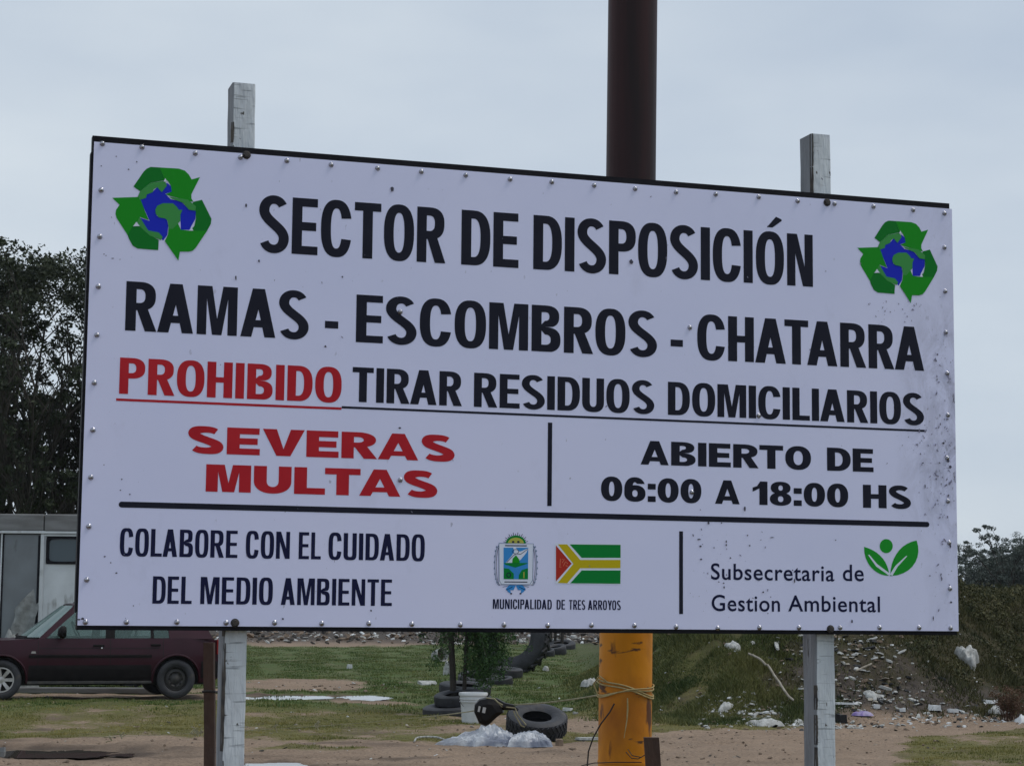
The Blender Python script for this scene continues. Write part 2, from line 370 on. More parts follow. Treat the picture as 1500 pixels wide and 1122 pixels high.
dirt = mixc(t, nz(t, 7, 8, .7), ramp(t, nz(t, 1.1, 6), (.19, .132, .092), (.37, .268, .192)), ramp(t, nz(t, 30, 4), (.10, .070, .050), (.42, .315, .232)))
rubble = ramp(t, nz(t, 9, 8, .8), (.028, .022, .019), (.13, .105, .088), .38, .72)
dirt = mixc(t, att(t, 'rubble'), dirt, rubble)
mud = ramp(t, nz(t, 5, 5), (.045, .032, .025), (.085, .062, .048))
dirt = mixc(t, att(t, 'wet'), dirt, mud)
gcol = ramp(t, nz(t, 5, 8, .75), (.095, .092, .026), (.185, .165, .055))
glush = ramp(t, nz(t, 5, 8, .75), (.040, .085, .018), (.105, .135, .035))
gcol = mixc(t, att(t, 'lush'), gcol, glush)
mr2 = N(t, 'ShaderNodeMapRange'); mr2.inputs[1].default_value = .48; mr2.inputs[2].default_value = .66; t.links.new(nz(t, 1.3, 9, .75), mr2.inputs[0])
gcol = mixc(t, mth(t, 'MULTIPLY', mr2.outputs[0], .75), gcol, ramp(t, nz(t, 8, 6, .7), (.075, .06, .03), (.15, .12, .065)))
gmd = ramp(t, nz(t, 3.5, 8, .75), (.020, .022, .010), (.070, .056, .026))
gcol = mixc(t, att(t, 'mound'), gcol, gmd)
# coverage threshold broken up by fine noise
cv = mth(t, 'ADD', att(t, 'cover'), mth(t, 'MULTIPLY', mth(t, 'SUBTRACT', nz(t, 3.2, 10, .85), .5), 2.1))
mr = N(t, 'ShaderNodeMapRange'); mr.inputs[1].default_value = .36; mr.inputs[2].default_value = .66; t.links.new(cv, mr.inputs[0])
colr = mixc(t, mr.outputs[0], dirt, gcol); t.links.new(colr, b.inputs['Base Color'])
b.inputs['Roughness'].default_value = .9; b.inputs['Specular IOR Level'].default_value = .25
bp = N(t, 'ShaderNodeBump'); bp.inputs['Strength'].default_value = .9; bp.inputs['Distance'].default_value = .05
t.links.new(nz(t, 12, 8, .7), bp.inputs['Height']); t.links.new(bp.outputs[0], b.inputs['Normal'])
CV = cover(X, Y)
CV = np.where(Y > 75, np.clip(CV - farr * .8, 0, 1), CV)
npmesh('ground', V, T, gm, attr={'cover': CV.ravel(), 'lush': lush.ravel(), 'wet': wet.ravel(), 'rubble': np.maximum(rk, farr * (1 - sstep(130, 160, Y))).ravel(), 'mound': mnd.ravel()}, smooth=True, kind='structure')

for i, (cx, cy, rx, ry) in enumerate(PUD):          # water lies wherever the ground dips under its level
    z0 = tz(cx, cy) + (.034, .024, .024, .045)[i]; gx = np.arange(cx - rx*1.5, cx + rx*1.5, .03); gy = np.arange(cy - ry*1.5, cy + ry*1.5, .04)
    A, B = np.meshgrid(gx, gy); H = terr(A, B) + .011 * wob(A, B, .42, 7) + .008 * wob(A, B, .17, 1) + .05 * np.clip(((A - cx)/rx)**2 + ((B - cy)/ry)**2 - 1, 0, 5) + (.03 * np.clip((A - cx)/rx - .1, 0, 3) ** 2 + .012 * wob(A, B, .5, 28) if i == 0 else 0)
    ok = (H < z0); ok = ok[:-1, :-1] & ok[1:, 1:]; K = np.arange(A.size).reshape(A.shape)
    Tq = np.stack([K[:-1, :-1], K[:-1, 1:], K[1:, 1:], K[1:, :-1]], -1)[ok]
    used = np.unique(Tq); mp_ = np.zeros(A.size, int); mp_[used] = np.arange(len(used))
    npmesh('puddle_water', np.stack([A.ravel(), B.ravel(), np.full(A.size, z0)], -1)[used], mp_[Tq], M['water'], kind='structure')

# ------------------------------------------------------------------ grass and weeds (stuff)
def blades(name, n, xr, yr, hh, wd, material, keep, lean=.5, **k):
    x = rng.uniform(*xr, n * 3); 
    # denser near the camera where blades show largest
    u = rng.uniform(0, 1, n * 3); y = yr[0] * (yr[1] / yr[0]) ** u
    m = keep(x, y) > rng.uniform(0, 1, n * 3); x = x[m][:n]; y = y[m][:n]; n = len(x)
    z = terr(x, y) - .005; h = rng.uniform(.45, 1.0, n) * hh * (.7 + .5 * np.clip(wob(x, y, 1.1, 4), -1, 1)); h = np.clip(h, hh * .3, None)
    a = rng.uniform(0, 6.28, n); l = rng.uniform(0, lean, n) * h; b_ = rng.uniform(0, 6.28, n)
    P0 = np.stack([x - np.cos(a) * wd, y - np.sin(a) * wd, z], -1); P1 = np.stack([x + np.cos(a) * wd, y + np.sin(a) * wd, z], -1)
    P2 = np.stack([x + np.cos(b_) * l, y + np.sin(b_) * l, z + h], -1)
    Vv = np.stack([P0, P1, P2], 1).reshape(-1, 3); Tt = np.arange(n * 3).reshape(-1, 3)
    tone = np.repeat(np.clip(rng.uniform(0, 1, n) * .55 + .22 + .35 * wob(x, y, 1.5, 25) + .2 * wob(x, y, 5, 2), 0, 1), 3)
    return npmesh(name, Vv, Tt, material, attr={'tone': tone}, kind='stuff', **k)
onm = lambda x, y: (sstep(.8, 2.6, x) * sstep(25.6, 26.6, y - .42 * np.clip(x - 3, 0, 12)))
blades('grass', 110000, (-9, 9), (17.5, 32), .035, .006, M['grass'], lambda x, y: sstep(.45, .8, cover(x, y)) * (1 - onm(x, y)) * (1 - sstep(26, 31, y - .2 * x)) * (np.abs(x) < y * .3),
       label='short yellowish green grass on the near field beside the dirt track', cat='grass')
blades('grass', 120000, (-14, 8), (26, 75), .06, .011, M['grass_lush'], lambda x, y: sstep(.4, .8, cover(x, y)) * sstep(-.75, .1, wob(x, y * .5, 1.4, 13)) * (1 - onm(x, y)) * sstep(26, 31, y - .2 * x) * (np.abs(x) < y * .3),
       label='deep green grass in the middle of the field around the tyres', cat='grass')
_hp = lambda x, y: 1 - .85 * blobf(x, y, 5.0, 28.4, 1.0, 2.0, .6)
blades('weeds', 190000, (2.6, 14), (25.5, 46), .12, .009, M['weed'], lambda x, y: onm(x, y) * (.35 + .65 * cover(x, y)) * (np.abs(x) < y * .3) * sstep(3.2, 4.6, x + .3 * wob(x, y, 1.5, 5)) * sstep(-.7, .2, wob(x, y, 1.2, 21) + .3 * (y > 27.5)) * _hp(x, y), lean=1.1,
       label='dark matted weeds covering the right part of the spoil mound', cat='weeds')
blades('grass', 150000, (.6, 5), (25.3, 42), .11, .008, M['grass_slope'], lambda x, y: np.maximum(onm(x, y), .0) * (1 - sstep(3.4, 4.8, x + .3 * wob(x, y, 1.5, 5))) * sstep(-.75, .1, wob(x, y, .9, 27) + .15), lean=1.2,
       label='tangled green and brown grass on the slope right of the pole', cat='grass')
_rs = np.random.default_rng(77); _n = 1500; _x = _rs.uniform(4.2, 15, _n); _y = 27.8 + .42 * np.clip(_x - 3, 0, 12) + _rs.uniform(0, 1, _n) ** 1.3 * 13
_k = (wob(_x, _y, 2.2, 19) > -.35) & (_hp(_x, _y) > .6); SCRUB = np.stack([_x, _y, terr(_x, _y) + _rs.uniform(.0, .16, _n), _rs.uniform(.08, .20, _n)], 1)[_k]

# ------------------------------------------------------------------ signboard
BC = Vector((.103, 5.2195, 2.0485)); BYAW = R(17.38); BROLL = R(.15)
BW, BH = 2.44, 1.211
bx = Matrix.Rotation(BYAW, 3, 'Z') @ Matrix.Rotation(BROLL, 3, 'Y')
BXv, BYv, BZv = bx @ Vector((1, 0, 0)), bx @ Vector((0, 1, 0)), bx @ Vector((0, 0, 1))   # BYv points away from the camera
def b2(px, py, off=0.0):                        # point of the board (local x, z) seen there
    d = ray(px, py); o = BC + BYv * off; t_ = (o - CAM).dot(BYv) / d.dot(BYv); p = CAM + d * t_ - BC
    return p.dot(BXv), p.dot(BZv)
sign_root = empty('sign_board', (BC.x, BC.y, 0), label='large printed disposal sector notice board screwed to two pale timber posts', cat='sign')
BM = Matrix.Translation(BC) @ bx.to_4x4()       # board frame in the world
BL = Matrix.Translation(BC - Vector((BC.x, BC.y, 0))) @ bx.to_4x4()   # relative to the root
def on_board(o, parent): o.parent = parent; return o
pm = MB(); pm.box((-BW/2, -.0015, -BH/2), (BW/2, .0015, BH/2))
panel = pm.build('sign_panel', M['panel'], sign_root); panel.matrix_local = BL
# dirt and scratches on the sheet, fixed to the sheet (denser at its right edge)
t = M['panel'].node_tree; pb = t.nodes['Principled BSDF']
tcx = N(t, 'ShaderNodeTexCoord'); sx = N(t, 'ShaderNodeSeparateXYZ'); t.links.new(tcx.outputs['Object'], sx.inputs[0])
mpx = N(t, 'ShaderNodeMapping'); mpx.inputs['Scale'].default_value = (1.3, 1, .75); mpx.inputs['Rotation'].default_value = (0, .5, 0); t.links.new(tcx.outputs['Object'], mpx.inputs[0])
def nn(scale, detail, rough=.6, vec=None, dist=0):
    n = N(t, 'ShaderNodeTexNoise'); n.inputs['Scale'].default_value = scale; n.inputs['Detail'].default_value = detail; n.inputs['Roughness'].default_value = rough; n.inputs['Distortion'].default_value = dist
    t.links.new(vec or mpx.outputs[0], n.inputs['Vector']); return n.outputs['Fac']
def mrng(v, a, b_, c=0., d=1.):
    q = N(t, 'ShaderNodeMapRange'); q.inputs[1].default_value = a; q.inputs[2].default_value = b_; q.inputs[3].default_value = c; q.inputs[4].default_value = d; t.links.new(v, q.inputs[0]); return q.outputs[0]
right = mrng(sx.outputs[0], 1.02, 1.2)
zband = mth(t, 'MULTIPLY', mrng(sx.outputs[2], -.42, -.22), mrng(sx.outputs[2], .36, .12))
edgem = mth(t, 'MULTIPLY', right, mth(t, 'ADD', mth(t, 'MULTIPLY', zband, .75), .22))
scr = mrng(nn(22, 9, .72, dist=1.2), .50, .62)
scr2 = mrng(nn(60, 6, .6), .55, .66)
g1 = mth(t, 'MULTIPLY', mth(t, 'MULTIPLY', scr, scr2), edgem)
g1 = mth(t, 'ADD', g1, mth(t, 'MULTIPLY', mth(t, 'MULTIPLY', mrng(nn(9, 7, .72, dist=.8), .42, .66), edgem), .62))
gen = mth(t, 'MULTIPLY', mrng(nn(48, 4, .5), .70, .74), mrng(nn(3, 2), .42, .62))
smear = mth(t, 'MULTIPLY', mrng(nn(4, 6, .7), .60, .80), .12)
tot = N(t, 'ShaderNodeMath', operation='ADD', use_clamp=True); t.links.new(mth(t, 'ADD', g1, smear), tot.inputs[0]); t.links.new(mth(t, 'MULTIPLY', gen, .6), tot.inputs[1])
mi = N(t, 'ShaderNodeMix', data_type='RGBA'); t.links.new(tot.outputs[0], mi.inputs[0]); t.links.new(pb.inputs['Base Color'].links[0].from_socket, mi.inputs[6]); mi.inputs[7].default_value = (.07, .065, .09, 1)
t.links.new(mi.outputs[2], pb.inputs['Base Color'])

fb = .014
for a, b_ in (((-BW/2-.004, .0022, BH/2-.026), (BW/2-.006, .032, BH/2+.0165)), ((-BW/2-.002, .0022, -BH/2-.011), (BW/2-.004, .032, -BH/2+.03)),
              ((-BW/2-.007, .0022, -BH/2+.031), (-BW/2+.03, .032, BH/2-.027)), ((BW/2-.034, .0022, -BH/2+.031), (BW/2+.0015, .032, BH/2-.027))):
    o = MB().box(a, b_).build('frame_bar', M['frame'], sign_root); o.matrix_local = BL
for px in (586, 1012):
    x, z = b2(px, 600); o = MB().box((x-.015, .0022, -BH/2+.031), (x+.015, .031, BH/2-.027)).build('frame_bar', M['frame'], sign_root); o.matrix_local = BL

# posts
def post(tp, bt, top_y, wdt=.060, dep=.080):
    x1, z1 = b2(tp[0], tp[1], .034); x0, z0 = b2(bt[0], bt[1], .034)
    xt, zt = b2(tp[0], top_y, .034)
    zb = -BC.z - .3; k = (x1 - x0) / (z1 - z0)
    mb = MB(); n = 70; vv = []
    rr = random.Random(int(tp[0]))
    jit = [0, 0, 0, 0]
    for i in range(n + 1):
        z = zb + (zt - zb) * i / n; cx = x0 + (z - z0) * k
        jit = [.6 * q + rr.uniform(-.0011, .0011) for q in jit]
        c = .004
        loop = [(-wdt/2 + c, 0), (wdt/2 - c, 0), (wdt/2, c), (wdt/2, dep - c), (wdt/2 - c, dep), (-wdt/2 + c, dep), (-wdt/2, dep - c), (-wdt/2, c)]
        for j, (a, d) in enumerate(loop): vv.append((cx + a + jit[j % 4], .034 + d + (jit[(j+1) % 4] if j > 2 else 0), z))
    m = 8
    ff = [(i*m+j, i*m+(j+1) % m, (i+1)*m+(j+1) % m, (i+1)*m+j) for i in range(n) for j in range(m)]
    ff.append(tuple(n*m + j for j in range(m)))
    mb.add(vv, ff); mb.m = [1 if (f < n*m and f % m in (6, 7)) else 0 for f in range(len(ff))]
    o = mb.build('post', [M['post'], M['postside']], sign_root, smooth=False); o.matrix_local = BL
    # peeled, bare corner of the timber
    pe = MB(); zc = zb
    while zc < zt - .02:
        ln = rr.uniform(.04, .30); zz = min(zc + ln, zt)
        if rr.random() < .8:
            wd = rr.uniform(.0005, .0020); cx = x0 + (zc - z0) * k - wdt/2; pts = []
            for s_ in range(13):
                q = zc + (zz - zc) * s_ / 12; u_ = wd * min(1, s_ / 2 + .1, (12 - s_) / 2 + .1) * rr.uniform(.25, 1.6)
                pts.append((q, u_))
            v_ = []
            for q, u_ in pts: v_ += [(cx - .0022, .034 + .007 + u_, q), (cx + .003 , .034 - .0018, q), (cx + .004 + u_, .034 - .0018, q)]
            f_ = []
            for s_ in range(12): f_ += [(3*s_, 3*s_+1, 3*s_+4, 3*s_+3), (3*s_+1, 3*s_+2, 3*s_+5, 3*s_+4)]
            pe.add(v_, f_)
        zc = zz + rr.uniform(0, .03)
    p2 = pe.build('peeled_corner', M['peel'], o, kind='stuff'); 
    return o
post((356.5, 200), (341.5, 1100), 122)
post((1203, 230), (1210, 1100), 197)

# screws and bolts
SC = [(150,211),(208,216),(286,225),(352,231),(420,236),(485,242),(553,247),(617,252),(682,257),(747,263),(808,267),(870,272),(930,277),(990,282),(1048,285),(1111,289),(1168,295),(1222,299),(1279,303),(1337,308),(1383,313),
 (148,279),(146,347),(144,420),(142,491),(138,561),(136,630),(133,699),(130,771),(127,849),(125,911),(185,911),(259,911),(331,912),(402,912),(471,913),(540,913),(603,914),(674,915),(738,915),(802,916),(866,915.5),(929,916),(990,918),(1051,920),(1112,919),(1170,919),(1230,919),(1288,919),(1346,919),(1392,919.5),
 (1383,363),(1384,427),(1385,487),(1387,547),(1388,608),(1387,671),(1388,734),(1390,795),(1391,862),(586,457),(1010,480),(586,703),(1013,721),(1111,609)]
smb = MB(); smb.lathe([(.0070, 0), (.0068, -.0010), (.0060, -.0016), (.0058, -.0034), (.0050, -.0052), (.0036, -.0066), (.0018, -.0073), (.0001, -.0075)], 12, M=Matrix.Rotation(R(-90), 4, 'X'))
s0 = None
for i, (px, py) in enumerate(SC):
    x, z = b2(px, py)
    if s0 is None: s0 = smb.build('screw', M['screw'], panel, smooth=True); o = s0
    else: o = s0.copy(); COL.objects.link(o)
    o.parent = panel; o.location = (x, -.0016, z); o.rotation_euler = (R(random.uniform(-5, 5)), random.uniform(0, 3), R(random.uniform(-5, 5)))
for px, py in ((361, 227.5), (1211, 297), (344, 912), (1216, 921)):
    x, z = b2(px, py); mb = MB(); mb.lathe([(.011, 0), (.011, -.0015), (.008, -.0022)], 16, M=Matrix.Rotation(R(-90), 4, 'X'))
    mb.lathe([(.0085, -.002), (.0085, -.0075), (.0072, -.0085), (.0001, -.0087)], 6, M=Matrix.Rotation(R(-90), 4, 'X'))
    o = mb.build('bolt', M['bolt'], panel); o.location = (x, -.0016, z)

# ---- lettering: glyph outlines drawn from arcs and straight stems
def sel(cx, cy, rx, ry, a0, a1, n=18, e=2.35):
    o = []
    for i in range(n + 1):
        a = a0 + (a1 - a0) * i / n; c, s = math.cos(a), math.sin(a)
        o.append((cx + rx * math.copysign(abs(c) ** (2 / e), c), cy + ry * math.copysign(abs(s) ** (2 / e), s)))
    return o
PI = math.pi
def rect(x0, y0, x1, y1): return [[(x0, y0), (x1, y0), (x1, y1), (x0, y1)]]
class Face:
    def __init__(s, st, th, wd, sp, e=2.35, ov=.012, space=.27): s.st, s.th, s.wd, s.sp, s.e, s.ov, s.space = st, th, wd, sp, e, ov, space
    def glyph(s, c):
        S_, T_, ov, e = s.st, s.th, s.ov, s.e
        w_ = s.wd.get(c, s.wd['*']); g = []
        if c == 'I': w_ = S_; g = [rect(0, 0, S_, 1)]
        elif c in 'EL':
            p = [(0, 0), (w_, 0), (w_, T_), (S_, T_), (S_, 1), (0, 1)] if c == 'L' else \
                [(0, 0), (w_, 0), (w_, T_), (S_, T_), (S_, .5 - T_*.5), (w_*.93, .5 - T_*.5), (w_*.93, .5 + T_*.5), (S_, .5 + T_*.5), (S_, 1 - T_), (w_*.98, 1 - T_), (w_*.98, 1), (0, 1)]
            g = [[p]]
        elif c == 'T': m = w_/2; g = [[[(m-S_/2, 0), (m+S_/2, 0), (m+S_/2, 1-T_), (w_, 1-T_), (w_, 1), (0, 1), (0, 1-T_), (m-S_/2, 1-T_)]]]
        elif c == 'H': a = .5 - T_*.5; b_ = .5 + T_*.5; g = [[[(0,0),(S_,0),(S_,a),(w_-S_,a),(w_-S_,0),(w_,0),(w_,1),(w_-S_,1),(w_-S_,b_),(S_,b_),(S_,1),(0,1)]]]
        elif c == 'N': d = S_*1.12; g = [[[(0,0),(S_*.92,0),(S_*.92,.62),(w_-d,0),(w_,0),(w_,1),(w_-S_*.92,1),(w_-S_*.92,.38),(d,1),(0,1)]]]
        elif c == 'M':
            m = w_/2; v = S_*.46; g = [[[(0,0),(S_*.92,0),(S_*.92,.74),(m-v,0),(m+v,0),(w_-S_*.92,.74),(w_-S_*.92,0),(w_,0),(w_,1),(w_-S_*1.42,1),(m,.33),(S_*1.42,1),(0,1)]]]
        elif c == 'A':
            m = w_/2; tp = S_*(.60 if S_ < .25 else .52); lg = S_*(1.08 if S_ < .25 else .92)
            # inner slopes
            y1, y2 = (.20, .20 + T_) if S_ < .25 else (.15, .33)
            ox = lambda y: (m - tp) * y            # outer left edge
            ix = lambda y: ox(y) + lg
            ya = (m - lg) / (m - tp) if m - tp > 0 else .8; ya = min(ya, .86)
            outer = [(0,0),(lg,0),(ix(y1),y1),(w_-ix(y1),y1),(w_-lg,0),(w_,0),(m+tp,1),(m-tp,1)]
            g = [[outer, [(ix(y2),y2),(m,ya),(w_-ix(y2),y2)]]]
        elif c == 'V': m = w_/2; lg = S_*1.1; g = [[[(0,1),(lg,1),(m,.26),(w_-lg,1),(w_,1),(m+S_*.55,0),(m-S_*.55,0)]]]
        elif c in 'O0Ó': 
            g = [[sel(w_/2,.5,w_/2,.5+ov,0,2*PI,44,e)[:-1], sel(w_/2,.5,w_/2-S_,.5+ov-T_*1.02,0,2*PI,36,e)[:-1]]]
            if c == 'Ó': g.append([[(w_*.40, 1.09), (w_*.60, 1.09), (w_*.93, 1.23), (w_*.93-.01, 1.26), (w_*.72, 1.30)]])
        elif c == 'C':
            o = [p for p in sel(w_/2,.5,w_/2,.5+ov,0.02,2*PI-.02,90,e) if p[0] < w_*.5 or abs(p[1]-.5) > .165]
            i = [p for p in sel(w_/2,.5,w_/2-S_,.5+ov-T_*1.02,0.02,2*PI-.02,90,e) if p[0] < w_*.5 or abs(p[1]-.5) > .165]
            g = [[o + i[::-1]]]
        elif c == 'D':
            xc = w_*.42; o = [(0,0)] + sel(xc,.5,w_-xc,.5,-PI/2,PI/2,26,e) + [(0,1)]
            i = [(S_,T_)] + sel(xc,.5,w_-xc-S_,.5-T_,-PI/2,PI/2,22,e) + [(S_,1-T_)]
            if xc < S_: i = [(S_,T_)] + [p for p in sel(xc,.5,w_-xc-S_,.5-T_,-PI/2,PI/2,22,e) if p[0] > S_] + [(S_,1-T_)]
            g = [[o, i]]
        elif c == 'U':
            r = min(w_*.62, .45); o = [(0,1),(0,r)] + sel(w_/2,r,w_/2,r+ov,PI,2*PI,26,e)[1:] + [(w_,1),(w_-S_,1)] + sel(w_/2,r,w_/2-S_,r+ov-T_*1.05,2*PI,PI,22,e) + [(S_,1)]
            g = [[o]]
        elif c in 'PR':
            T_ = min(T_, .185); yb = .43 if c == 'P' else .42; cy = (1+yb)/2; ry = (1-yb)/2; bw = w_*(.97 if c == 'R' else 1); xc = max(bw*.45, S_*1.0)
            o = [(0,0),(S_,0),(S_,yb)] + sel(xc,cy,bw-xc,ry,-PI/2,PI/2,22,e) + [(0,1)]
            i = [(S_,yb+T_)] + sel(xc,cy,bw-xc-S_,ry-T_,-PI/2,PI/2,18,e) + [(S_,1-T_)]
            g = [[o, i]]
            if c == 'R': g.append([[(w_*.36, yb+.03), (w_*.36+S_*1.0, yb+.06), (w_+.01, 0), (w_-S_*1.05, 0)]])
        elif c == 'B':
            T_ = min(T_, .165); y0, y1 = .52, 1.; xc = max(w_*.46, S_)
            cu, ru = (y0+y1)/2, (y1-y0)/2; cl, rl = y0/2, y0/2; wu = w_*.95
            up = sel(xc,cu,wu-xc,ru,-PI/2,PI/2,20,e); lo = sel(xc,cl,w_-xc,rl+.012,-PI/2,PI/2,20,e)
            lo = [(x, max(y, 0)) for x, y in lo]
            o = [(0,0)] + [p for p in lo if p[1] <= y0-.005 or p[0] > xc] + [p for p in up if p[1] > y0+.02] + [(0,1)]
            h1 = [(S_,T_)] + sel(xc,cl,w_-xc-S_,rl-T_,-PI/2,PI/2,16,e) + [(S_,y0-T_*.45)]
            h1 = [(x, min(y, y0-T_*.45)) for x, y in h1]
            h2 = [(S_,y0+T_*.45)] + sel(xc,cu,wu-xc-S_,ru-T_*.98,-PI/2,PI/2,16,e) + [(S_,1-T_)]
            h2 = [(x, max(y, y0+T_*.45)) for x, y in h2]
            g = [[o, h1, h2]]
        elif c == 'S':
            rx = w_/2 - S_/2; ryt = .255 - T_/2 + ov; pts = []; n = 16
            cyt, cyb = .745, .255
            for i in range(n + 1): a = R(28) + (PI - R(28)) * i / n; pts.append((*sel(w_/2 - .01*w_, cyt, rx*.97, ryt, a, a, 1, 2.1)[0], a))
            wf = lambda cs: T_*(1 - .05*max(cs, 0)) + ((S_*(1 if S_ < .25 else .88) - T_) * max(-cs, 0) ** 1.6) + max(cs, 0)*max(0, (.4*(S_ - T_) if S_ < .25 else .0))
            top = [(p[0], p[1], wf(math.cos(p[2]))) for p in pts]
            p0 = top[-1]; x1 = w_/2 + rx; bz = []
            P = [(p0[0], cyt), (p0[0], cyt - .20), (x1, cyb + .20), (x1, cyb)]
            for i in range(1, 20):
                u = i / 20; q = [(1-u)**3, 3*u*(1-u)**2, 3*u*u*(1-u), u**3]
                bz.append((sum(a*b_[0] for a, b_ in zip(q, P)), sum(a*b_[1] for a, b_ in zip(q, P)), S_ if S_ < .25 else S_*.88 - (S_*.88 - T_*1.15) * math.sin(PI*u)))
            bot = []
            for i in range(n + 1): a = -(PI - R(22)) * i / n; q = sel(w_/2, cyb, rx, ryt, a, a, 1, 2.1)[0]; bot.append((q[0], q[1], wf(-math.cos(a))))
            sp = top + bz + bot; Lp, Rp = [], []
            for i, (x, y, tw) in enumerate(sp):
                a = sp[max(i-1, 0)]; b_ = sp[min(i+1, len(sp)-1)]; dx, dy = b_[0]-a[0], b_[1]-a[1]; l = math.hypot(dx, dy) or 1
                Lp.append((x - dy/l*tw/2, y + dx/l*tw/2)); Rp.append((x + dy/l*tw/2, y - dx/l*tw/2))
            g = [['strip', Lp, Rp]]
        elif c == '6':
            cy = .335; g = [[sel(w_/2,cy,w_/2,cy+ov,0,2*PI,36,e)[:-1], sel(w_/2,cy,w_/2-S_,cy+ov-T_,0,2*PI,28,e)[:-1]]]
            o = [p for p in sel(w_/2,.5,w_/2,.5+ov,.30,PI,40,e)] ; i = [p for p in sel(w_/2,.5,w_/2-S_,.5+ov-T_,.42,PI,36,e)]
            o = [p for p in o if p[1] > .715 or p[0] < w_/2]; i = [p for p in i if p[1] > .735 or p[0] < w_/2]
            g.append([o + [(0, .36), (S_, .36)] + i[::-1]])
        elif c == '8':
            T_ = min(T_, .165)
            g = [[sel(w_/2,.27,w_/2,.27+ov,0,2*PI,36,e)[:-1], sel(w_/2,.27,w_/2-S_,.27-T_*.88,0,2*PI,28,e)[:-1]],
                 [sel(w_/2,.745,w_/2*.92,.255+ov,0,2*PI,36,e)[:-1], sel(w_/2,.745,w_/2*.92-S_*.95,.255-T_*.86,0,2*PI,28,e)[:-1]]]
        elif c == '1': w_ = s.wd.get('1', .5); g = [[[(w_-S_,0),(w_,0),(w_,1),(w_-S_*.9,1),(w_*.30,.80),(0,.73),(0,.55),(w_-S_,.70)]]]
        elif c == ':': w_ = S_; g = [rect(0, 0, S_, .24), rect(0, .52, S_, .76)]
        elif c == '-': w_ = s.wd.get('-', .3); g = [rect(0, .26, w_, .26 + T_)]
        return w_, g
KERN = {'RA': -.10, 'AT': -.35, 'TA': -.35, 'LA': -.1, 'AR': 0, 'RT': -.05, 'CT': -.02, 'EV': -.02, 'VE': -.1, 'DA': -.12, 'AD': -.0, 'PA': -.3, 'MA': -.0, 'PO': -.06, 'LT': -.25, 'RO': -.02, 'CI': -.05, 'ES': -.05, 'IA': -.2, 'HA': -.2, 'LI': -.05, 'RR': 0, 'YO': -.2}
ZL = [0]
def word(mb, face, text, x0, x1, zb, zt, mi=0):
    adv = 0; items = []
    for i, c in enumerate(text):
        w_, g = face.glyph(c)
        if i:
            pr = text[i-1] + c; k = KERN.get(pr, 0) * face.sp * 3; adv += face.sp + k - (face.sp*.35 if text[i-1] in 'AVTLR' and c in 'AVT' else 0)
            if text[i-1] in 'OCDS0' or c in 'OCSGQ0': adv -= face.sp*.12
        items.append((adv, g)); adv += w_
    kx = (x1 - x0) / adv; kz = zt - zb
    for a, g in items:
        for j, shp in enumerate(g):
            y = -.0021 - .00022 * j
            tf = lambda p: (x0 + (a + p[0]) * kx, y, zb + p[1] * kz)
            if shp[0] == 'strip':
                Lp, Rp = shp[1], shp[2]; vv = []
                for q_, (l, r_) in enumerate(zip(Lp, Rp)): vv += [(p_[0], p_[1] - q_*5e-6, p_[2]) for p_ in (tf(l), tf(r_))]
                mb.add(vv, [(2*i, 2*i+1, 2*i+3, 2*i+2) for i in range(len(Lp)-1)], mi)
            else:
                pl = [[Vector((p[0], p[1], 0)) for p in c_] for c_ in shp]; flat = [p for c_ in shp for p in c_]
                mb.add([tf(p) for p in flat], [tuple(t_) for t_ in tessellate_polygon(pl)], mi)
def zavg(lst): return sum(b2(*p)[1] for p in lst) / len(lst)
def line(name, face, words, base, top, m, k=0):
    zb, zt = zavg(base), zavg(top)
    for txt, a, b_ in words:
        ym = (np.interp(a, [base[0][0], base[-1][0]], [base[0][1], base[-1][1]]) + np.interp(a, [top[0][0], top[-1][0]], [top[0][1], top[-1][1]])) / 2
        mb = MB(); word(mb, face, txt, b2(a, ym)[0], b2(b_, ym)[0], zb, zt); mb.build(name, m, panel)
WF = {'*': .50, 'E': .45, 'L': .42, 'T': .47, 'H': .50, 'N': .50, 'M': .68, 'A': .60, 'O': .54, 'Ó': .54, 'C': .54, 'D': .51, 'U': .50, 'P': .49, 'R': .51, 'B': .51, 'S': .52, '-': .26}
FG = Face(.174, .150, WF, .060, e=2.5)
line('lettering', FG, [('SECTOR', 379, 652), ('DE', 675.6, 759.5), ('DISPOSICIÓN', 781, 1190)], [(430.5, 373.5), (1189.5, 419.4)], [(432, 291), (1190, 343.7)], M['ink'])
line('lettering', FG, [('RAMAS', 184, 452.5), ('-', 476, 495.5), ('ESCOMBROS', 521.5, 962), ('-', 982, 1000), ('CHATARRA', 1021, 1352.5)], [(184, 486), (522, 502.5), (770, 514), (1352.5, 540.6)], [(186, 413.5), (523.5, 433), (1069, 463), (1272, 473)], M['ink'])
line('lettering', FG, [('PROHIBIDO', 175, 500.5)], [(175, 577), (431, 587)], [(176.6, 524), (424, 535)], M['red'])
line('lettering', FG, [('TIRAR', 516, 676), ('RESIDUOS', 694, 958), ('DOMICILIARIOS', 978, 1352.5)], [(530.6, 591), (978, 607), (1268, 618.5)], [(516, 539), (977, 558.7), (1279, 572.5)], M['ink'])
WB = {'*': 1.05, 'E': 1.06, 'L': 1.0, 'T': 1.16, 'M': 1.42, 'A': 1.36, 'O': 1.24, 'U': 1.20, 'R': 1.18, 'B': 1.15, 'S': 1.18, 'V': 1.36, 'D': 1.15}
FBk = Face(.41, .235, WB, .09, e=2.2)
line('lettering', FBk, [('SEVERAS', 274, 667)], [(334, 666.6), (615, 673.4)], [(334, 626.4), (506, 632)], M['red'])
line('lettering', FBk, [('MULTAS', 301.5, 641.7)], [(301.5, 721), (589, 726.4)], [(302, 680.4), (535, 686.5)], M['red'])
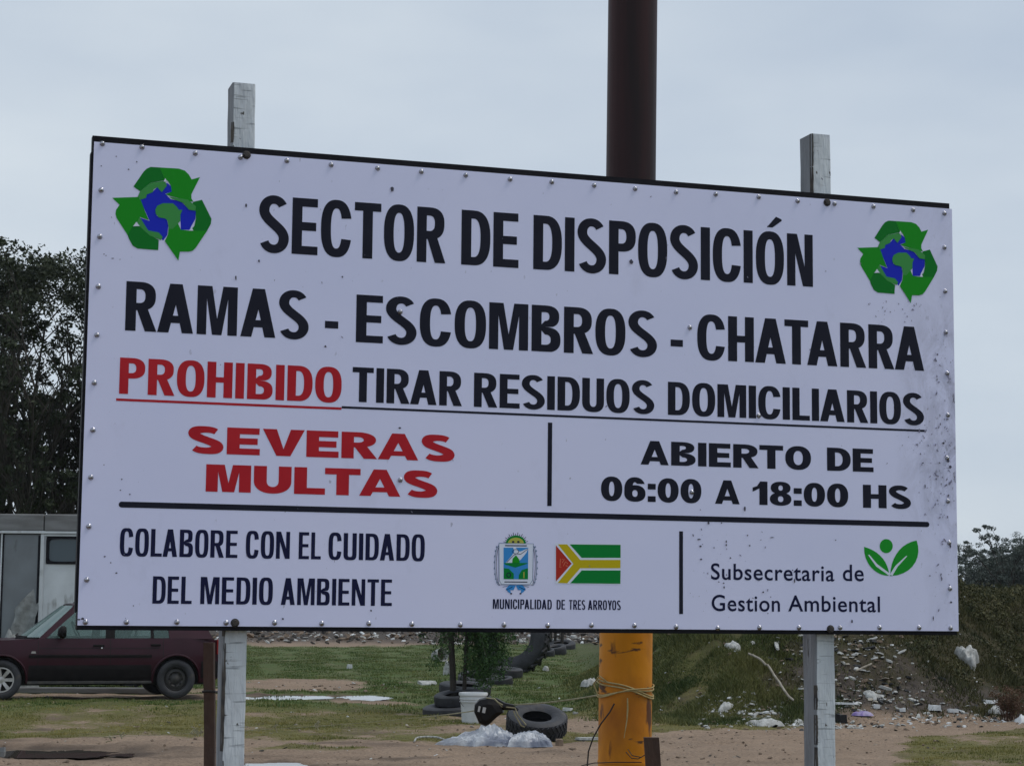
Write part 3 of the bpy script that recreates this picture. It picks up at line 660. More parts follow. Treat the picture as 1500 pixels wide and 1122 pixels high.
WC = {'*': .85, 'E': .78, 'T': .86, 'H': .88, 'A': .98, 'O': .94, '0': .80, 'R': .90, 'B': .86, 'S': .86, 'D': .88, '6': .80, '8': .80, '1': .55}
FBn = Face(.30, .205, WC, .085, e=2.25)
line('lettering', FBn, [('ABIERTO', 938, 1187.5), ('DE', 1211, 1279)], [(983, 681.6), (1279, 691.5)], [(983, 647), (1279, 657.8)], M['ink'])
line('lettering', FBn, [('06:00', 880, 1027), ('A', 1047, 1083), ('18:00', 1102, 1242), ('HS', 1263.6, 1334.5)], [(880, 734), (1263.6, 742.5)], [(880, 698.5), (1264, 709)], M['ink'])
WN = {'*': .40, 'E': .35, 'L': .33, 'T': .36, 'H': .40, 'N': .42, 'M': .54, 'A': .43, 'O': .40, 'C': .39, 'D': .40, 'U': .39, 'P': .38, 'R': .40, 'B': .40, 'S': .38, 'Y': .4}
FN = Face(.128, .118, WN, .070, e=3.2)
def yglyph():
    pass
_og = FN.glyph
def gY(c):
    if c == 'Y': w_ = .42; m = w_/2; s_ = .075; return w_, [[[(m-s_,0),(m+s_,0),(m+s_,.38),(w_,1),(w_-.15,1),(m,.6),(.15,1),(0,1),(m-s_,.38)]]]
    return _og(c)
FN.glyph = gY
line('lettering', FN, [('COLABORE', 175.5, 348), ('CON', 360, 424.5), ('EL', 437.5, 470), ('CUIDADO', 481, 622)], [(175, 815.3), (470, 819), (620, 820.6)], [(178, 775), (438, 779), (600, 781.3)], M['navy'])
line('lettering', FN, [('DEL', 223.5, 281), ('MEDIO', 293.5, 399.5), ('AMBIENTE', 411.5, 574)], [(223, 884.6), (574, 886.4)], [(226, 845), (574, 847.3)], M['navy'])
FN2 = Face(.130, .120, WN, .085, e=3); _og2 = FN2.glyph
FN2.glyph = lambda c: gY('Y') if c == 'Y' else _og2(c)
line('lettering', FN2, [('MUNICIPALIDAD', 721.6, 808), ('DE', 815, 827.3), ('TRES', 833.3, 857), ('ARROYOS', 861, 909)], [(722, 891.8), (909, 892.8)], [(722, 877.6), (909, 878.8)], M['navy'])

def textline(txt, a, b_, ya, yb, zref):            # humanist lowercase lettering
    cu = bpy.data.curves.new('lettering', 'FONT'); cu.body = txt; cu.size = 1; cu.offset = .010; cu.space_character = 1.06; cu.resolution_u = 5
    o = bpy.data.objects.new('lettering_tmp', cu); COL.objects.link(o)
    dg = bpy.context.evaluated_depsgraph_get(); me = bpy.data.meshes.new_from_object(o.evaluated_get(dg))
    vv = [tuple(v.co) for v in me.vertices]; ff = [tuple(p.vertices) for p in me.polygons]; bpy.data.objects.remove(o)
    mnx = min(v[0] for v in vv); mxx = max(v[0] for v in vv); mxy = max(v[1] for v in vv)
    xa, xb = b2(a, ya)[0], b2(b_, ya)[0]; zb = (b2(a, yb)[1] + b2(b_, zref)[1]) / 2; zt = b2(a, ya)[1]
    mb = MB(); mb.add([(xa + (v[0]-mnx) / (mxx-mnx) * (xb-xa), -.0021, zb + v[1] / mxy * (zt - zb)) for v in vv], ff)
    mb.build('lettering', M['navy'], panel)
textline('Subsecretaria', 1041, 1221.5, 824.5, 848.7, 850.4); textline('de', 1234, 1264.6, 826.5, 850.3, 850.6)
textline('Gestion', 1042, 1142, 870.5, 894.3, 895); textline('Ambiental', 1154, 1288.4, 871.5, 895, 895.8)

def poly_px(mb, pts, mi=0, lay=0, holes=()):
    cs = [pts] + list(holes); flat = [b2(*p) for c_ in cs for p in c_]; k = 0; pl = []
    for c_ in cs: pl.append([Vector((*flat[k+i], 0)) for i in range(len(c_))]); k += len(c_)
    mb.add([(x, -.0021 - .00022 * lay, z) for x, z in flat], [tuple(t_) for t_ in tessellate_polygon(pl)], mi)
def bar_px(a, b_, wpx, m, rnd=False):
    (x0, z0), (x1, z1) = b2(*a), b2(*b_); k = wpx / 2 / 545; vert = abs(z1 - z0) > abs(x1 - x0)
    if vert: x0 = x1 = (x0 + x1) / 2
    else: z0 = z1 = (z0 + z1) / 2
    mb = MB()
    if vert: P = [(x0-k, z0), (x0+k, z0), (x0+k, z1), (x0-k, z1)]
    elif rnd: P = [(x0 + k*math.cos(q), z0 + k*math.sin(q)) for q in np.linspace(PI/2, 3*PI/2, 9)] + [(x1 + k*math.cos(q), z1 + k*math.sin(q)) for q in np.linspace(-PI/2, PI/2, 9)]
    else: P = [(x0, z0-k), (x1, z0-k), (x1, z0+k), (x0, z0+k)]
    mb.add([(x, -.0021, z) for x, z in P], [tuple(range(len(P)))]); mb.build('divider_line', m, panel)
bar_px((170, 585.7), (500, 598.2), 3.4, M['red']); bar_px((500.3, 598.2), (1354, 629.6), 3.2, M['ink'])
bar_px((178, 741.6), (1357.5, 765.5), 8.0, M['ink'], True)
bar_px((805, 619), (805, 741), 6.6, M['ink']); bar_px((997.3, 778), (997.3, 899), 6.0, M['ink'])

# recycling arrows round a globe
def recycle(ox, oy, sx_, sy_, shear=0):
    Pm = lambda L_: [(ox + (x - 590) * sx_, oy + (y - 565) * sy_ + (x - 590) * shear) for x, y in L_]
    mb = MB(); mats = [M['g_mid'], M['g_dark'], M['g_land'], M['blue'], M['whitep']]
    poly_px(mb, Pm([(375,430),(420,385),(500,350),(545,305),(590,330),(640,260),(690,300),(690,350),(625,370),(680,425),(780,445),(860,525),(930,540),(925,620),(880,700),(870,728),(780,728),(775,560),(740,500),(690,465),(600,465),(530,520),(540,590),(640,620),(655,690),(645,780),(605,835),(560,790),(455,735),(365,605),(470,640)]), 3, 0)
    # top arrow
    poly_px(mb, Pm([(308,298),(410,150),(440,120),(480,103),(570,108),(625,235),(480,260),(375,345)]), 1, 1)
    poly_px(mb, Pm([(570,108),(760,120),(820,140),(860,180),(888,228),(970,205),(885,375),(885,415),(905,450),(820,440),(770,415),(680,395),(625,375),(690,350),(680,290),(650,240),(625,235)]), 0, 2)
    # right arrow
    poly_px(mb, Pm([(905,450),(990,430),(1085,620),(1078,670),(1040,740),(870,738),(915,690),(930,620),(928,540),(860,530)]), 1, 3)
    poly_px(mb, Pm([(1040,740),(930,905),(900,935),(860,945),(770,945),(755,1035),(620,840),(650,780),(660,700),(740,640),(780,728),(870,738)]), 0, 4)
    # left arrow
    poly_px(mb, Pm([(97,410),(355,402),(385,440),(425,550),(462,632),(370,600),(345,650),(305,690),(250,780),(140,610),(130,570),(135,530),(170,480)]), 0, 1)
    poly_px(mb, Pm([(250,780),(300,695),(365,690),(470,780),(560,830),(555,930),(350,915),(300,885),(270,830)]), 1, 2)
    # land
    poly_px(mb, Pm([(375,345),(480,262),(620,240),(642,290),(590,355),(545,305),(510,325),(500,355),(440,378),(435,410),(380,430),(350,400)]), 2, 3)
    poly_px(mb, Pm([(525,530),(545,490),(600,465),(700,465),(740,500),(760,530),(795,530),(775,580),(775,640),(700,720),(660,720),(648,640),(625,617),(560,605),(530,570)]), 2, 5)
    poly_px(mb, Pm([(370,600),(455,735),(560,755),(600,800),(580,830),(470,785),(365,690),(345,650)]), 2, 3)
    poly_px(mb, Pm([(660,400),(780,418),(850,430),(930,495),(925,540),(860,530),(800,460),(690,420)]), 2, 6)
    for tri in ([(625,215),(642,250),(608,250)], [(335,650),(370,692),(305,694)], [(885,702),(905,738),(860,738)]): poly_px(mb, Pm(tri), 4, 7)
    mb.build('emblem', mats, panel)
recycle(150 + 590/6.8, 230 + 565/6.8, 1/6.8, 1/6.8)
recycle(1100 + 800/3.74, 160 + 836/3.74, (1022-583)/(1085-97)/3.74, (1065-612)/(1035-100)/3.74)

# leaf logo
mb = MB()
def curve_pts(P, n=10):
    o = []
    for i in range(len(P)):
        p0, p1, p2, p3 = P[i-1], P[i], P[(i+1) % len(P)], P[(i+2) % len(P)]
        if len(p1) > 2 : pass
        for k in range(n):
            u = k / n; o.append(tuple(.5*((2*p1[j]) + (-p0[j]+p2[j])*u + (2*p0[j]-5*p1[j]+4*p2[j]-p3[j])*u*u + (-p0[j]+3*p1[j]-3*p2[j]+p3[j])*u**3) for j in (0, 1)))
    return o
Lz = lambda x, y: (1000 + x/3.571, 760 + y/3.571)
def bez(a, b_, c, d, n=10): return [tuple((1-u)**3*a[j] + 3*u*(1-u)**2*b_[j] + 3*u*u*(1-u)*c[j] + u**3*d[j] for j in (0, 1)) for u in np.linspace(0, 1, n)[:-1]]
lf = bez(Lz(947,145), Lz(1020,165), Lz(1072,215), Lz(1080,296)) + bez(Lz(1080,296), Lz(1020,300), Lz(945,245), Lz(947,145))
rf = bez(Lz(1084,298), Lz(1085,200), Lz(1140,125), Lz(1222,112)) + bez(Lz(1222,112), Lz(1255,200), Lz(1200,295), Lz(1084,298))
poly_px(mb, lf, 0, 0); poly_px(mb, rf, 0, 0)
poly_px(mb, [(1297.7 + 9.6*math.cos(a), 799.6 + 10.3*math.sin(a)) for a in np.linspace(0, 2*PI, 25)[:-1]], 0, 0)
poly_px(mb, [Lz(968,188), Lz(974,186), Lz(1015,235), Lz(1082,285), Lz(1078,296), Lz(1010,248)], 1, 1)
poly_px(mb, [Lz(1082,290), Lz(1110,245), Lz(1168,192), Lz(1172,195), Lz(1122,250), Lz(1095,296)], 1, 1)
mb.build('emblem', [M['g_leaf'], M['whitep']], panel)

# town flag
mb = MB(); Fz = lambda x, y: (700 + x/6.25, 760 + y/6.25)
fq = lambda L_: [Fz(*p) for p in L_]
poly_px(mb, fq([(705,222),(1310,226),(1306,600),(705,592)]), 0, 0)                # pale border lines
poly_px(mb, fq([(838,232),(1304,236),(1304,355),(948,355)]), 1, 1)
poly_px(mb, fq([(948,470),(1304,470),(1302,592),(842,588)]), 1, 1)
poly_px(mb, fq([(730,232),(815,232),(935,374),(1303,374),(1303,450),(935,450),(815,588),(728,584),(872,410)]), 2, 1)
poly_px(mb, fq([(712,240),(856,408),(712,572)]), 3, 1)
def ribbon_px(mb, pts, wpx, mi, lay):
    vv = []
    for i, p in enumerate(pts):
        a = pts[max(i-1, 0)]; b_ = pts[min(i+1, len(pts)-1)]; dx, dy = b_[0]-a[0], b_[1]-a[1]; l = math.hypot(dx, dy) or 1
        for s_ in (1, -1):
            x, z = b2(p[0] - dy/l*wpx/2*s_, p[1] + dx/l*wpx/2*s_); vv.append((x, -.0021 - .00022*lay, z))
    mb.add(vv, [(2*i, 2*i+1, 2*i+3, 2*i+2) for i in range(len(pts)-1)], mi)
for q in ([(752,362),(748,445),(762,440)], [(765,370),(790,368),(770,400)], [(780,430),(800,390),(822,410)], [(800,425),(822,432)]): ribbon_px(mb, fq(q), .9, 4, 2)
mb.build('flag_emblem', [M['whitep'], M['flagg'], M['yel'], M['flagr'], mat('orange_print', (.6, .16, .08), rough=.42)], panel)

# town coat of arms
mb = MB(); mats = [M['whitep'], M['greyp'], M['navy'], M['skyb'], M['flagg'], mat('sun_print', (.42, .42, .05), rough=.42), M['g_mid']]
for k in range(17):                                                            # sun rays
    a = PI + PI * (k + .2) / 16.6; r1 = 116 if k % 2 else 104
    ribbon_px(mb, fq([(345 + 84*math.cos(a), 232 + 72*math.sin(a)), (345 + r1*math.cos(a), 232 + (r1-6)*math.sin(a))]), .8, 2, 1)
poly_px(mb, fq([(345 + 92*math.cos(a), 228 + 78*math.sin(a)) for a in np.linspace(PI, 2*PI, 20)]), 4, 2)
poly_px(mb, fq([(345 + 74*math.cos(a), 226 + 56*math.sin(a)) for a in np.linspace(PI, 2*PI, 20)]), 5, 3)
for x in (320, 368): poly_px(mb, fq([(x + 13*math.cos(a), 209 + 9*math.sin(a)) for a in np.linspace(0, 2*PI, 10)[:-1]]), 2, 4)
poly_px(mb, fq([(190,222),(505,226),(498,598),(192,596)]), 0, 4)                  # shield frame
ribbon_px(mb, fq([(190,222),(505,226),(498,560),(470,600),(215,598),(192,560),(190,222)]), .9, 1, 5)
ribbon_px(mb, fq([(245,243),(445,245)]), 1.6, 2, 5); ribbon_px(mb, fq([(240,575),(450,577)]), 1.4, 2, 5)
poly_px(mb, fq([(232,262),(458,262),(456,552),(232,550)]), 3, 5)
poly_px(mb, fq([(252,400),(300,345),(330,300),(320,262),(340,262),(380,300),(458,268),(440,310),(390,370),(350,400)]), 0, 6)
poly_px(mb, fq([(232,402),(456,402),(440,412),(340,444),(250,418)]), 4, 6)
poly_px(mb, fq([(310,402),(315,362),(345,330),(375,370),(380,402)]), 6, 7)
ribbon_px(mb, fq([(322 + 28*math.cos(a)+20, 298 + 20*math.sin(a)) for a in np.linspace(0, 2*PI, 14)]), .7, 2, 8)
ribbon_px(mb, fq([(262,395),(320,335),(345,318),(388,322),(452,275)]), .8, 2, 8)
poly_px(mb, fq([(234,448),(280,455),(325,500),(325,550),(234,550)]), 4, 6); poly_px(mb, fq([(455,450),(400,465),(372,510),(370,551),(455,551)]), 4, 6)
ribbon_px(mb, fq([(262 + 18*math.cos(a)+17, 512 + 20*math.sin(a)) for a in np.linspace(0, 2*PI, 12)]), 1.4, 2, 7)
ribbon_px(mb, fq([(418,485),(418,540)]), 1.4, 5, 7)
for s_ in (-1, 1):                                                              # laurel branches and ribbon
    arc = [(345 + s_*(150 + 42*math.sin(a)), 240 + 370*(1-math.cos(a))/2) for a in np.linspace(.1, 3.0, 20)]
    ribbon_px(mb, fq(arc), .9, 1, 1)
    ribbon_px(mb, fq([(345 + (x - 345)*.93, y) for x, y in arc]), .6, 2, 1)
    for k in range(3, 19, 2):
        x, y = arc[k]; poly_px(mb, fq([(x, y), (x + s_*12, y - 9), (x + s_*6, y - 24), (x - s_*3, y - 14)]), 1, 2)
    poly_px(mb, fq([(345,606),(345 + s_*60,602),(345 + s_*92,640),(345 + s_*70,668),(345 + s_*44,684),(345 + s_*50,650),(345 + s_*20,650)]), 3, 1)
    ribbon_px(mb, fq([(345 + s_*30,620),(345 + s_*88,650)]), .8, 2, 2); ribbon_px(mb, fq([(345 + s_*60,608),(345 + s_*120,622)]), .8, 1, 2)
    poly_px(mb, fq([(345 + s_*42 + 10*math.cos(a), 682 + 7*math.sin(a)) for a in np.linspace(0, 2*PI, 9)[:-1]]), 2, 3)
mb.build('emblem', mats, panel)

# splashes of dirt on the printed sheet
mb = MB(); rs = random.Random(3)
SP = [(574,278,3.2,4.5),(360,302,1.6,3),(379,383,1.5,3),(501,406,1.3,1.4),(345,407,1.4,4),(476,508,1.8,1.8),(585,627,2,1.6),(924,384,3.4,4),(1113,609,2,2),(170,230,1.2,1),(188,249,1.5,1.3),(200,238,1.2,1),
      (148,244,1.1,1),(152,373,1.2,.8),(165,379,2.4,.7),(155,375,1.5,.7),(178,702,1.3,1.3),(176,718,1.3,1),(190,724,1.3,1.1),(152,681,1,1),(153,815,1.8,1.2),(162,824,1.2,1),(170,839,1.8,1.3),(195,887,1.3,1),(414,906,1.7,1.7),(543,894,1.4,1.8),
      (115,907,4,1.3),(121,906,3,2),(1023,790,3,1.2),(1025,800,2,1.6),(1037,766,2,2.6),(1063,793,1.1,2.6),(1063,798,1.3,1.8),(1094,784,1.3,1.3),(1097,799,1.4,1.5),(1130,787,3,.8),(1026,819,2,1.4),(1069,817,1.7,1.5),(1045,802,1.2,1.4),
      (1059,854,1.4,1.2),(1060,860,1.2,2.3),(1052,852,1,1),(1117,867,1.7,1.6),(1163,850,1,4),(1223,791,1.2,1),(1247,910,1.5,3.4),(1361,843,1.3,1),(1354,712,1,4),(1090,745,1.4,4),(1056,766,1.4,1.2),(1351,678,1.4,1.1),(1388,675,2.4,2.6),(1375,678,1.2,1.4),(1391,684,2.5,2.5),(1381,649,2,2),
      (1392,882,2,1.6),(1391,800,1.4,3),(1366,905,1,4),(1160,835,1,1.5),(1128,874,1,1)]
for px, py, a, b_ in SP:
    n = 8; pts = [(px + a*rs.uniform(.6, 1.1)*math.cos(2*PI*k/n), py + b_*rs.uniform(.6, 1.1)*math.sin(2*PI*k/n)) for k in range(n)]
    poly_px(mb, pts, 0, 11)
def scatter(n, x0, x1, y0, y1, smax, lay):
    for _ in range(n):
        px, py = rs.uniform(x0, x1), rs.uniform(y0, y1); s_ = smax * rs.random() ** 2.2 + .25; an = rs.uniform(.6, 2.4); el = rs.uniform(.8, 3)
        pts = []
        for k in range(6):
            q = 2*PI*k/6; u_, v_ = s_*el*math.cos(q)*rs.uniform(.6, 1.1), s_*math.sin(q)*rs.uniform(.5, 1.1)
            pts.append((px + u_*math.cos(an) - v_*math.sin(an), py + u_*math.sin(an) + v_*math.cos(an)))
        poly_px(mb, pts, 1, lay)
scatter(90, 1368, 1394, 480, 900, 1.6, 12); scatter(90, 1345, 1392, 620, 760, 1.5, 13); scatter(40, 1010, 1130, 770, 900, 1.0, 12)
scatter(40, 1270, 1350, 440, 475, 1.1, 12); scatter(70, 145, 1380, 215, 910, .8, 12); scatter(14, 1320, 1360, 640, 665, 1.3, 13)
mb.build('dirt_splashes', [mat('splash', (.05, .05, .08), rough=.7), mat('grime', (.10, .10, .15), (.28, .28, .40), rough=.7, scale=60)], panel, kind='stuff')

# ------------------------------------------------------------------ steel pole behind the board
PY = 6.0
pb_, pt_ = at(915, 1122, PY), at(927, 0, PY); pd = (pt_ - pb_).normalized()
pole = empty('steel_pole', (pb_.x, PY, 0), label='thick round steel pole, yellow below and dark brown above, behind the notice board', cat='pole')
def polept(z): k = (z - pb_.z) / pd.z; return pb_ + pd * k
zm = at(915, 700, PY).z
def pole_mb(z0, z1, r, n=40, m=1):
    q = MB(); pts = [polept(z0 + (z1 - z0) * i / m) - Vector((pb_.x, PY, 0)) for i in range(m + 1)]; q.tube(pts, r, 40); return q
pole_mb(-.4, zm, .0805).build('painted_base', M['pole_y'], pole, smooth=True)
pole_mb(zm + .001, 7.2, .0775).build('shaft', M['pole_b'], pole, smooth=True)
pole_mb(at(915, 1115, PY).z - .003, at(915, 1115, PY).z + .003, .0822).build('weld_ring', M['pole_y'], pole, smooth=True)

# twine wound round the pole and stretched to the left
def ring_pts(zl, zr, ph, r, n=40, turns=1.0):
    o = []
    for i in range(n + 1):
        a = ph + 2*PI*turns*i/n; c = polept((zl + zr)/2)
        o.append((c.x + r*math.cos(a), c.y + r*math.sin(a), (zl + zr)/2 + (zr - zl)/2*math.cos(a) + .004*math.sin(3*a)))
    return o
zz = lambda py: at(915, py, PY).z
tw = MB()
tw.tube(ring_pts(zz(993), zz(1018), 0, .084), .0026, 6); tw.tube(ring_pts(zz(998), zz(1021), 1, .0845), .0026, 6); tw.tube(ring_pts(zz(1016), zz(1008), 2, .0845), .0026, 6)
tw.tube(ring_pts(zz(1019), zz(1003), 2, .086), .0022, 6)
p0 = Vector(ring_pts(zz(1016), zz(1008), PI, .085)[0])
tw.tube([p0 + Vector((.0, -.03, 0)), p0 + Vector((-.012, -.02, .03)), p0 + Vector((.004, -.045, .055)), p0 + Vector((.03, -.062, .035))], .0024, 6)
tw.tube([polept(zz(1020)) + Vector((.001, -.088, 0)), polept(zz(1036)) + Vector((.002, -.09, 0)), polept(zz(1052)) + Vector((.0, -.089, 0)), polept(zz(1078)) + Vector((-.008, -.089, 0))], [.0022, .003, .002, .001], 6)
tw.build('twine', M['twine'], smooth=True, label='pale yellow twine wound several times round the yellow pole', cat='twine')
def sag(a, b_, s_, n=24): return [a.lerp(b_, i/n) - Vector((0, 0, s_*4*(i/n)*(1 - i/n))) for i in range(n + 1)]
rope = MB(); ra = polept(zz(1018)) + Vector((-.083, 0, 0)); rb = at(742, 1032, 6.6); rc = at(620, 1050, 7.2); rd = at(355, 1070, 7.6); re_ = at(150, 1079, 7.8)
rope.tube(sag(ra, rb, .006), .0026, 6); rope.build('rope', M['wirel'], smooth=True, label='pale rope stretched from the yellow pole to the black casing', cat='rope')
w2 = MB(); w2.tube(sag(rb, rc, .004), .0022, 6)
w2.tube(sag(rc, rd, .004) + sag(rd, re_, .002), .0011, 6)
for (px, py, yy) in ((462, 1062, 7.5), (290, 1073, 7.65), (283, 1070, 7.65), (160, 1079, 7.8), (178, 1078, 7.8), (400, 1067, 7.5)):
    c = at(px, py, yy)
    for k in range(3): w2.tube([c + Vector((random.uniform(-.02, .02), 0, random.uniform(-.02, .02))) for _ in range(3)], .0022, 5)
w2.build('fence_wire', M['wirel'], smooth=True, label='thin sagging wire with dark knots crossing behind the left post', cat='wire')
cb = MB(); Q = [(900, 1030), (893, 1043), (880, 1060), (869, 1080), (862, 1100), (860, 1125), (858, 1160)]
cb.tube([at(px, py, 5.88) for px, py in Q], .0025, 6)
cb.build('cable', M['wire'], smooth=True, label='black cable curving down the left side of the yellow pole', cat='cable')
cb = MB(); cb.tube([at(852, 1121, 5.8), at(870, 1117, 5.85), at(900, 1116, 5.88), at(940, 1116, 5.86)], .0016, 6)
cb.tube([at(917, 1101, 5.88), at(925, 1110, 5.86), at(935, 1111, 5.85), at(945, 1105, 5.82)], .0014, 6); cb.tube([at(920, 1097, 5.88), at(926, 1106, 5.86), at(940, 1109, 5.85)], .0014, 6)
cb.build('wire', M['wire'], smooth=True, label='thin rusty wire looped round the foot of the yellow pole and the brown stake', cat='wire')

# stakes
def stake(px0, px1, ptop, Y_, lean, label, dep=.03):
    a, b_ = at(px0, ptop, Y_), at(px1, ptop, Y_); bl = at(px0 + lean, 1122, Y_)
    g = (a.z - bl.z); kx = (a.x - bl.x) / g; root = empty('fence_stake', (a.x - kx*a.z, Y_, 0), label=label, cat='stake')
    wd = b_.x - a.x; mb = MB(); n = 20; vv = []
    for i in range(n + 1):
        z = -.2 + (a.z + .2)*i/n; x = kx*z; j = random.uniform(-.0012, .0012)
        vv += [(x + j, 0, z), (x + wd + j, 0, z), (x + wd + j, dep, z), (x + j, dep, z)]
    ff = [(i*4+j, i*4+(j+1) % 4, i*4+4+(j+1) % 4, i*4+4+j) for i in range(n) for j in range(4)] + [(n*4, n*4+1, n*4+2, n*4+3)]
    mb.add(vv, ff); mb.build('shaft', M['stake'], root)
    return root, wd
stake(298, 313, 941, 5.35, 1, 'rusty brown stake standing close against the left side of the left post')
MB().tube([at(296, 1013, 5.33), at(304, 1012, 5.33), at(314, 1013, 5.33), at(324, 1014, 5.38)], .0035, 8).build('wire', M['wire'], label='short dark wire tie round the stake beside the left post', cat='wire')
stake(944, 966, 1080, 5.75, 2, 'short dark brown stake in front of the foot of the yellow pole')

# ------------------------------------------------------------------ parked car
def make_car():
    fx, fy = at(2, 1000, 28.3).x, 28.3
    root = empty('parked_car', (fx, fy, tz(fx, fy)), R(20), label='old dark maroon hatchback parked facing left in front of the caravan', cat='car')
    wb, wr, wd = 2.50, .285, 1.60
    arch = lambda cx, r: [(cx + r*math.cos(a), .285 + r*math.sin(a)) for a in np.linspace(-.18, PI + .18, 15)]
    prof = [(-.80,.26),(-.86,.36),(-.86,.52),(-.80,.60),(-.78,.70),(-.66,.80),(-.3,.845),(.1,.850),(.50,.868),(1.2,.872),(2.0,.875),(2.7,.88),(3.05,.87),(3.10,.84),(3.14,.62),(3.20,.56),(3.20,.34),(3.12,.27)] + arch(wb, .345) + [(wb-.38,.235),(.38,.235)] + arch(0, .345)
    def ins(x, z): return .055*((z - .60)/.40)**2 + (.30*((-.30 - x)/.56)**2 if x < -.30 else 0) + (.14*((x - 2.6)/.6)**2 if x > 2.6 else 0)
    mb = MB(); mb.prism(prof, 0, wd); bo = mb.build('body', M['maroon'], root)
    import bmesh
    bm = bmesh.new(); bm.from_mesh(bo.data)
    for z in np.arange(.28, .88, .06): bmesh.ops.bisect_plane(bm, geom=bm.verts[:] + bm.edges[:] + bm.faces[:], plane_co=(0, 0, z), plane_no=(0, 0, 1))
    for x in list(np.arange(-.82, -.25, .08)) + list(np.arange(2.6, 3.2, .1)): bmesh.ops.bisect_plane(bm, geom=bm.verts[:] + bm.edges[:] + bm.faces[:], plane_co=(x, 0, 0), plane_no=(1, 0, 0))
    for v in bm.verts: v.co.y += ins(v.co.x, v.co.z)*(1 if v.co.y < wd/2 else -1)
    bmesh.ops.recalc_face_normals(bm, faces=bm.faces); bm.to_mesh(bo.data); bm.free()
    bo.data.polygons.foreach_set('use_smooth', [True]*len(bo.data.polygons)); bo.data.set_sharp_from_angle(angle=R(50))
    bv = bo.modifiers.new('bevel', 'BEVEL'); bv.width = .03; bv.segments = 3; bv.limit_method = 'ANGLE'; bv.angle_limit = R(50)
    def skin(x0, x1, z0, z1, off, nx_=10, nz_=6):
        vv = [(x0 + (x1-x0)*i/nx_, ins(x0 + (x1-x0)*i/nx_, z0 + (z1-z0)*j/nz_) - off*(.2 if j in (0, nz_) else 1), z0 + (z1-z0)*j/nz_) for i in range(nx_+1) for j in range(nz_+1)]
        q = MB(); q.add(vv, [(i*(nz_+1)+j, (i+1)*(nz_+1)+j, (i+1)*(nz_+1)+j+1, i*(nz_+1)+j+1) for i in range(nx_) for j in range(nz_)]); return q
    MB().box((-.6, .12, .20), (3.0, wd - .12, .60)).build('underbody', M['under'], root)
    # wheel arch lips, black lower cladding, sill
    for cx in (0, wb):
        q = MB(); q.tube([(x, ins(x, z) - .004, z) for x, z in [(cx + .352*math.cos(a), .285 + .352*math.sin(a)) for a in np.linspace(-.1, PI + .1, 16)]], .016, 6); q.build('arch_trim', M['maroon'], root, smooth=True)
    skin(.37, wb - .37, .26, .49, .012).build('side_cladding', M['trim'], root, smooth=True)
    skin(.37, wb - .37, .595, .64, .016).build('rubbing_strip', M['trim'], root, smooth=True)
    MB().box((.36, .018, .222), (wb - .36, .06, .262)).build('sill', M['steelwheel'], root, bevel=.005)
    skin(-.80, -.36, .29, .50, .012).build('bumper', M['trim'], root, smooth=True); skin(wb + .37, 3.15, .30, .54, .012).build('bumper', M['trim'], root, smooth=True)
    MB().box((3.17, .14, .30), (3.235, wd - .14, .54)).build('bumper', M['trim'], root, bevel=.02)
    MB().box((-.90, .30, .30), (-.84, wd - .30, .52)).build('bumper', M['trim'], root, bevel=.02)
    for a in ((.50, .48, .85), (1.53, .48, .865), (2.30, .60, .865)): skin(a[0]-.004, a[0]+.004, a[1], a[2], .002, 1, 8).build('door_gap', M['under'], root)
    skin(.52, 2.28, .728, .735, .002).build('side_crease', M['under'], root)
    # cabin: pillars, roof, panes
    yy = lambda z: .03 + .20*max(0, (z - .87))/.48
    def strip(P, name, m, th=.03, mir=True):
        for s_ in ((0, 1) if mir else (0,)):
            vv = []
            for off in (0, th):
                for x, z in P:
                    y = yy(z) + off; vv.append((x, y if not s_ else wd - y, z))
            n = len(P); mb = MB(); mb.add(vv, [tuple(range(n)), tuple(range(2*n-1, n-1, -1))] + [(i, (i+1) % n, (i+1) % n + n, i + n) for i in range(n)]); mb.build(name, m, root)
    strip([(.50,.866),(.60,.866),(1.13,1.335),(1.02,1.35)], 'pillar', M['maroon'])
    strip([(1.46,.868),(1.59,.868),(1.61,1.34),(1.50,1.34)], 'pillar', M['trim'])
    strip([(2.12,.868),(2.16,.868),(2.16,1.34),(2.12,1.34)], 'pillar', M['trim'])
    strip([(2.39,.868),(3.04,.868),(2.80,1.345),(2.36,1.34)], 'rear_quarter', M['maroon'])
    for P in ([(.61,.872),(1.455,.872),(1.495,1.335),(1.12,1.33)], [(1.595,.872),(2.115,.872),(2.115,1.335),(1.615,1.335)], [(2.165,.872),(2.385,.872),(2.355,1.335),(2.165,1.335)]): strip(P, 'side_window', M['glass'], .005)
    strip([(.6,.866),(2.40,.866),(2.40,.884),(.6,.884)], 'window_seal', M['trim'], .012)
    yr = yy(1.345); n = 10; mb = MB(); vv = []
    for i in range(9):
        x = 1.0 + (2.84 - 1.0)*i/8; hx = .03*math.sin(PI*min(1, i/8*.9 + .08))
        for j in range(n + 1):
            y = yr + (wd - 2*yr)*j/n; vv.append((x, y, 1.345 + hx + .025*math.sin(PI*j/n)))
    k = len(vv); vv += [(a, b_, 1.325) for a, b_, c in vv]
    ff = [(i*(n+1)+j, i*(n+1)+j+1, (i+1)*(n+1)+j+1, (i+1)*(n+1)+j) for i in range(8) for j in range(n)]
    ff += [tuple(k + q for q in reversed(f)) for f in ff]
    for i in range(8): 
        for j in (0, n): a = i*(n+1)+j; ff.append((a, a+n+1, a+n+1+k, a+k))
    for j in range(n):
        for i in (0, 8): a = i*(n+1)+j; ff.append((a, a+1, a+1+k, a+k))
    mb.add(vv, ff); mb.build('roof', M['maroon'], root, smooth=True)
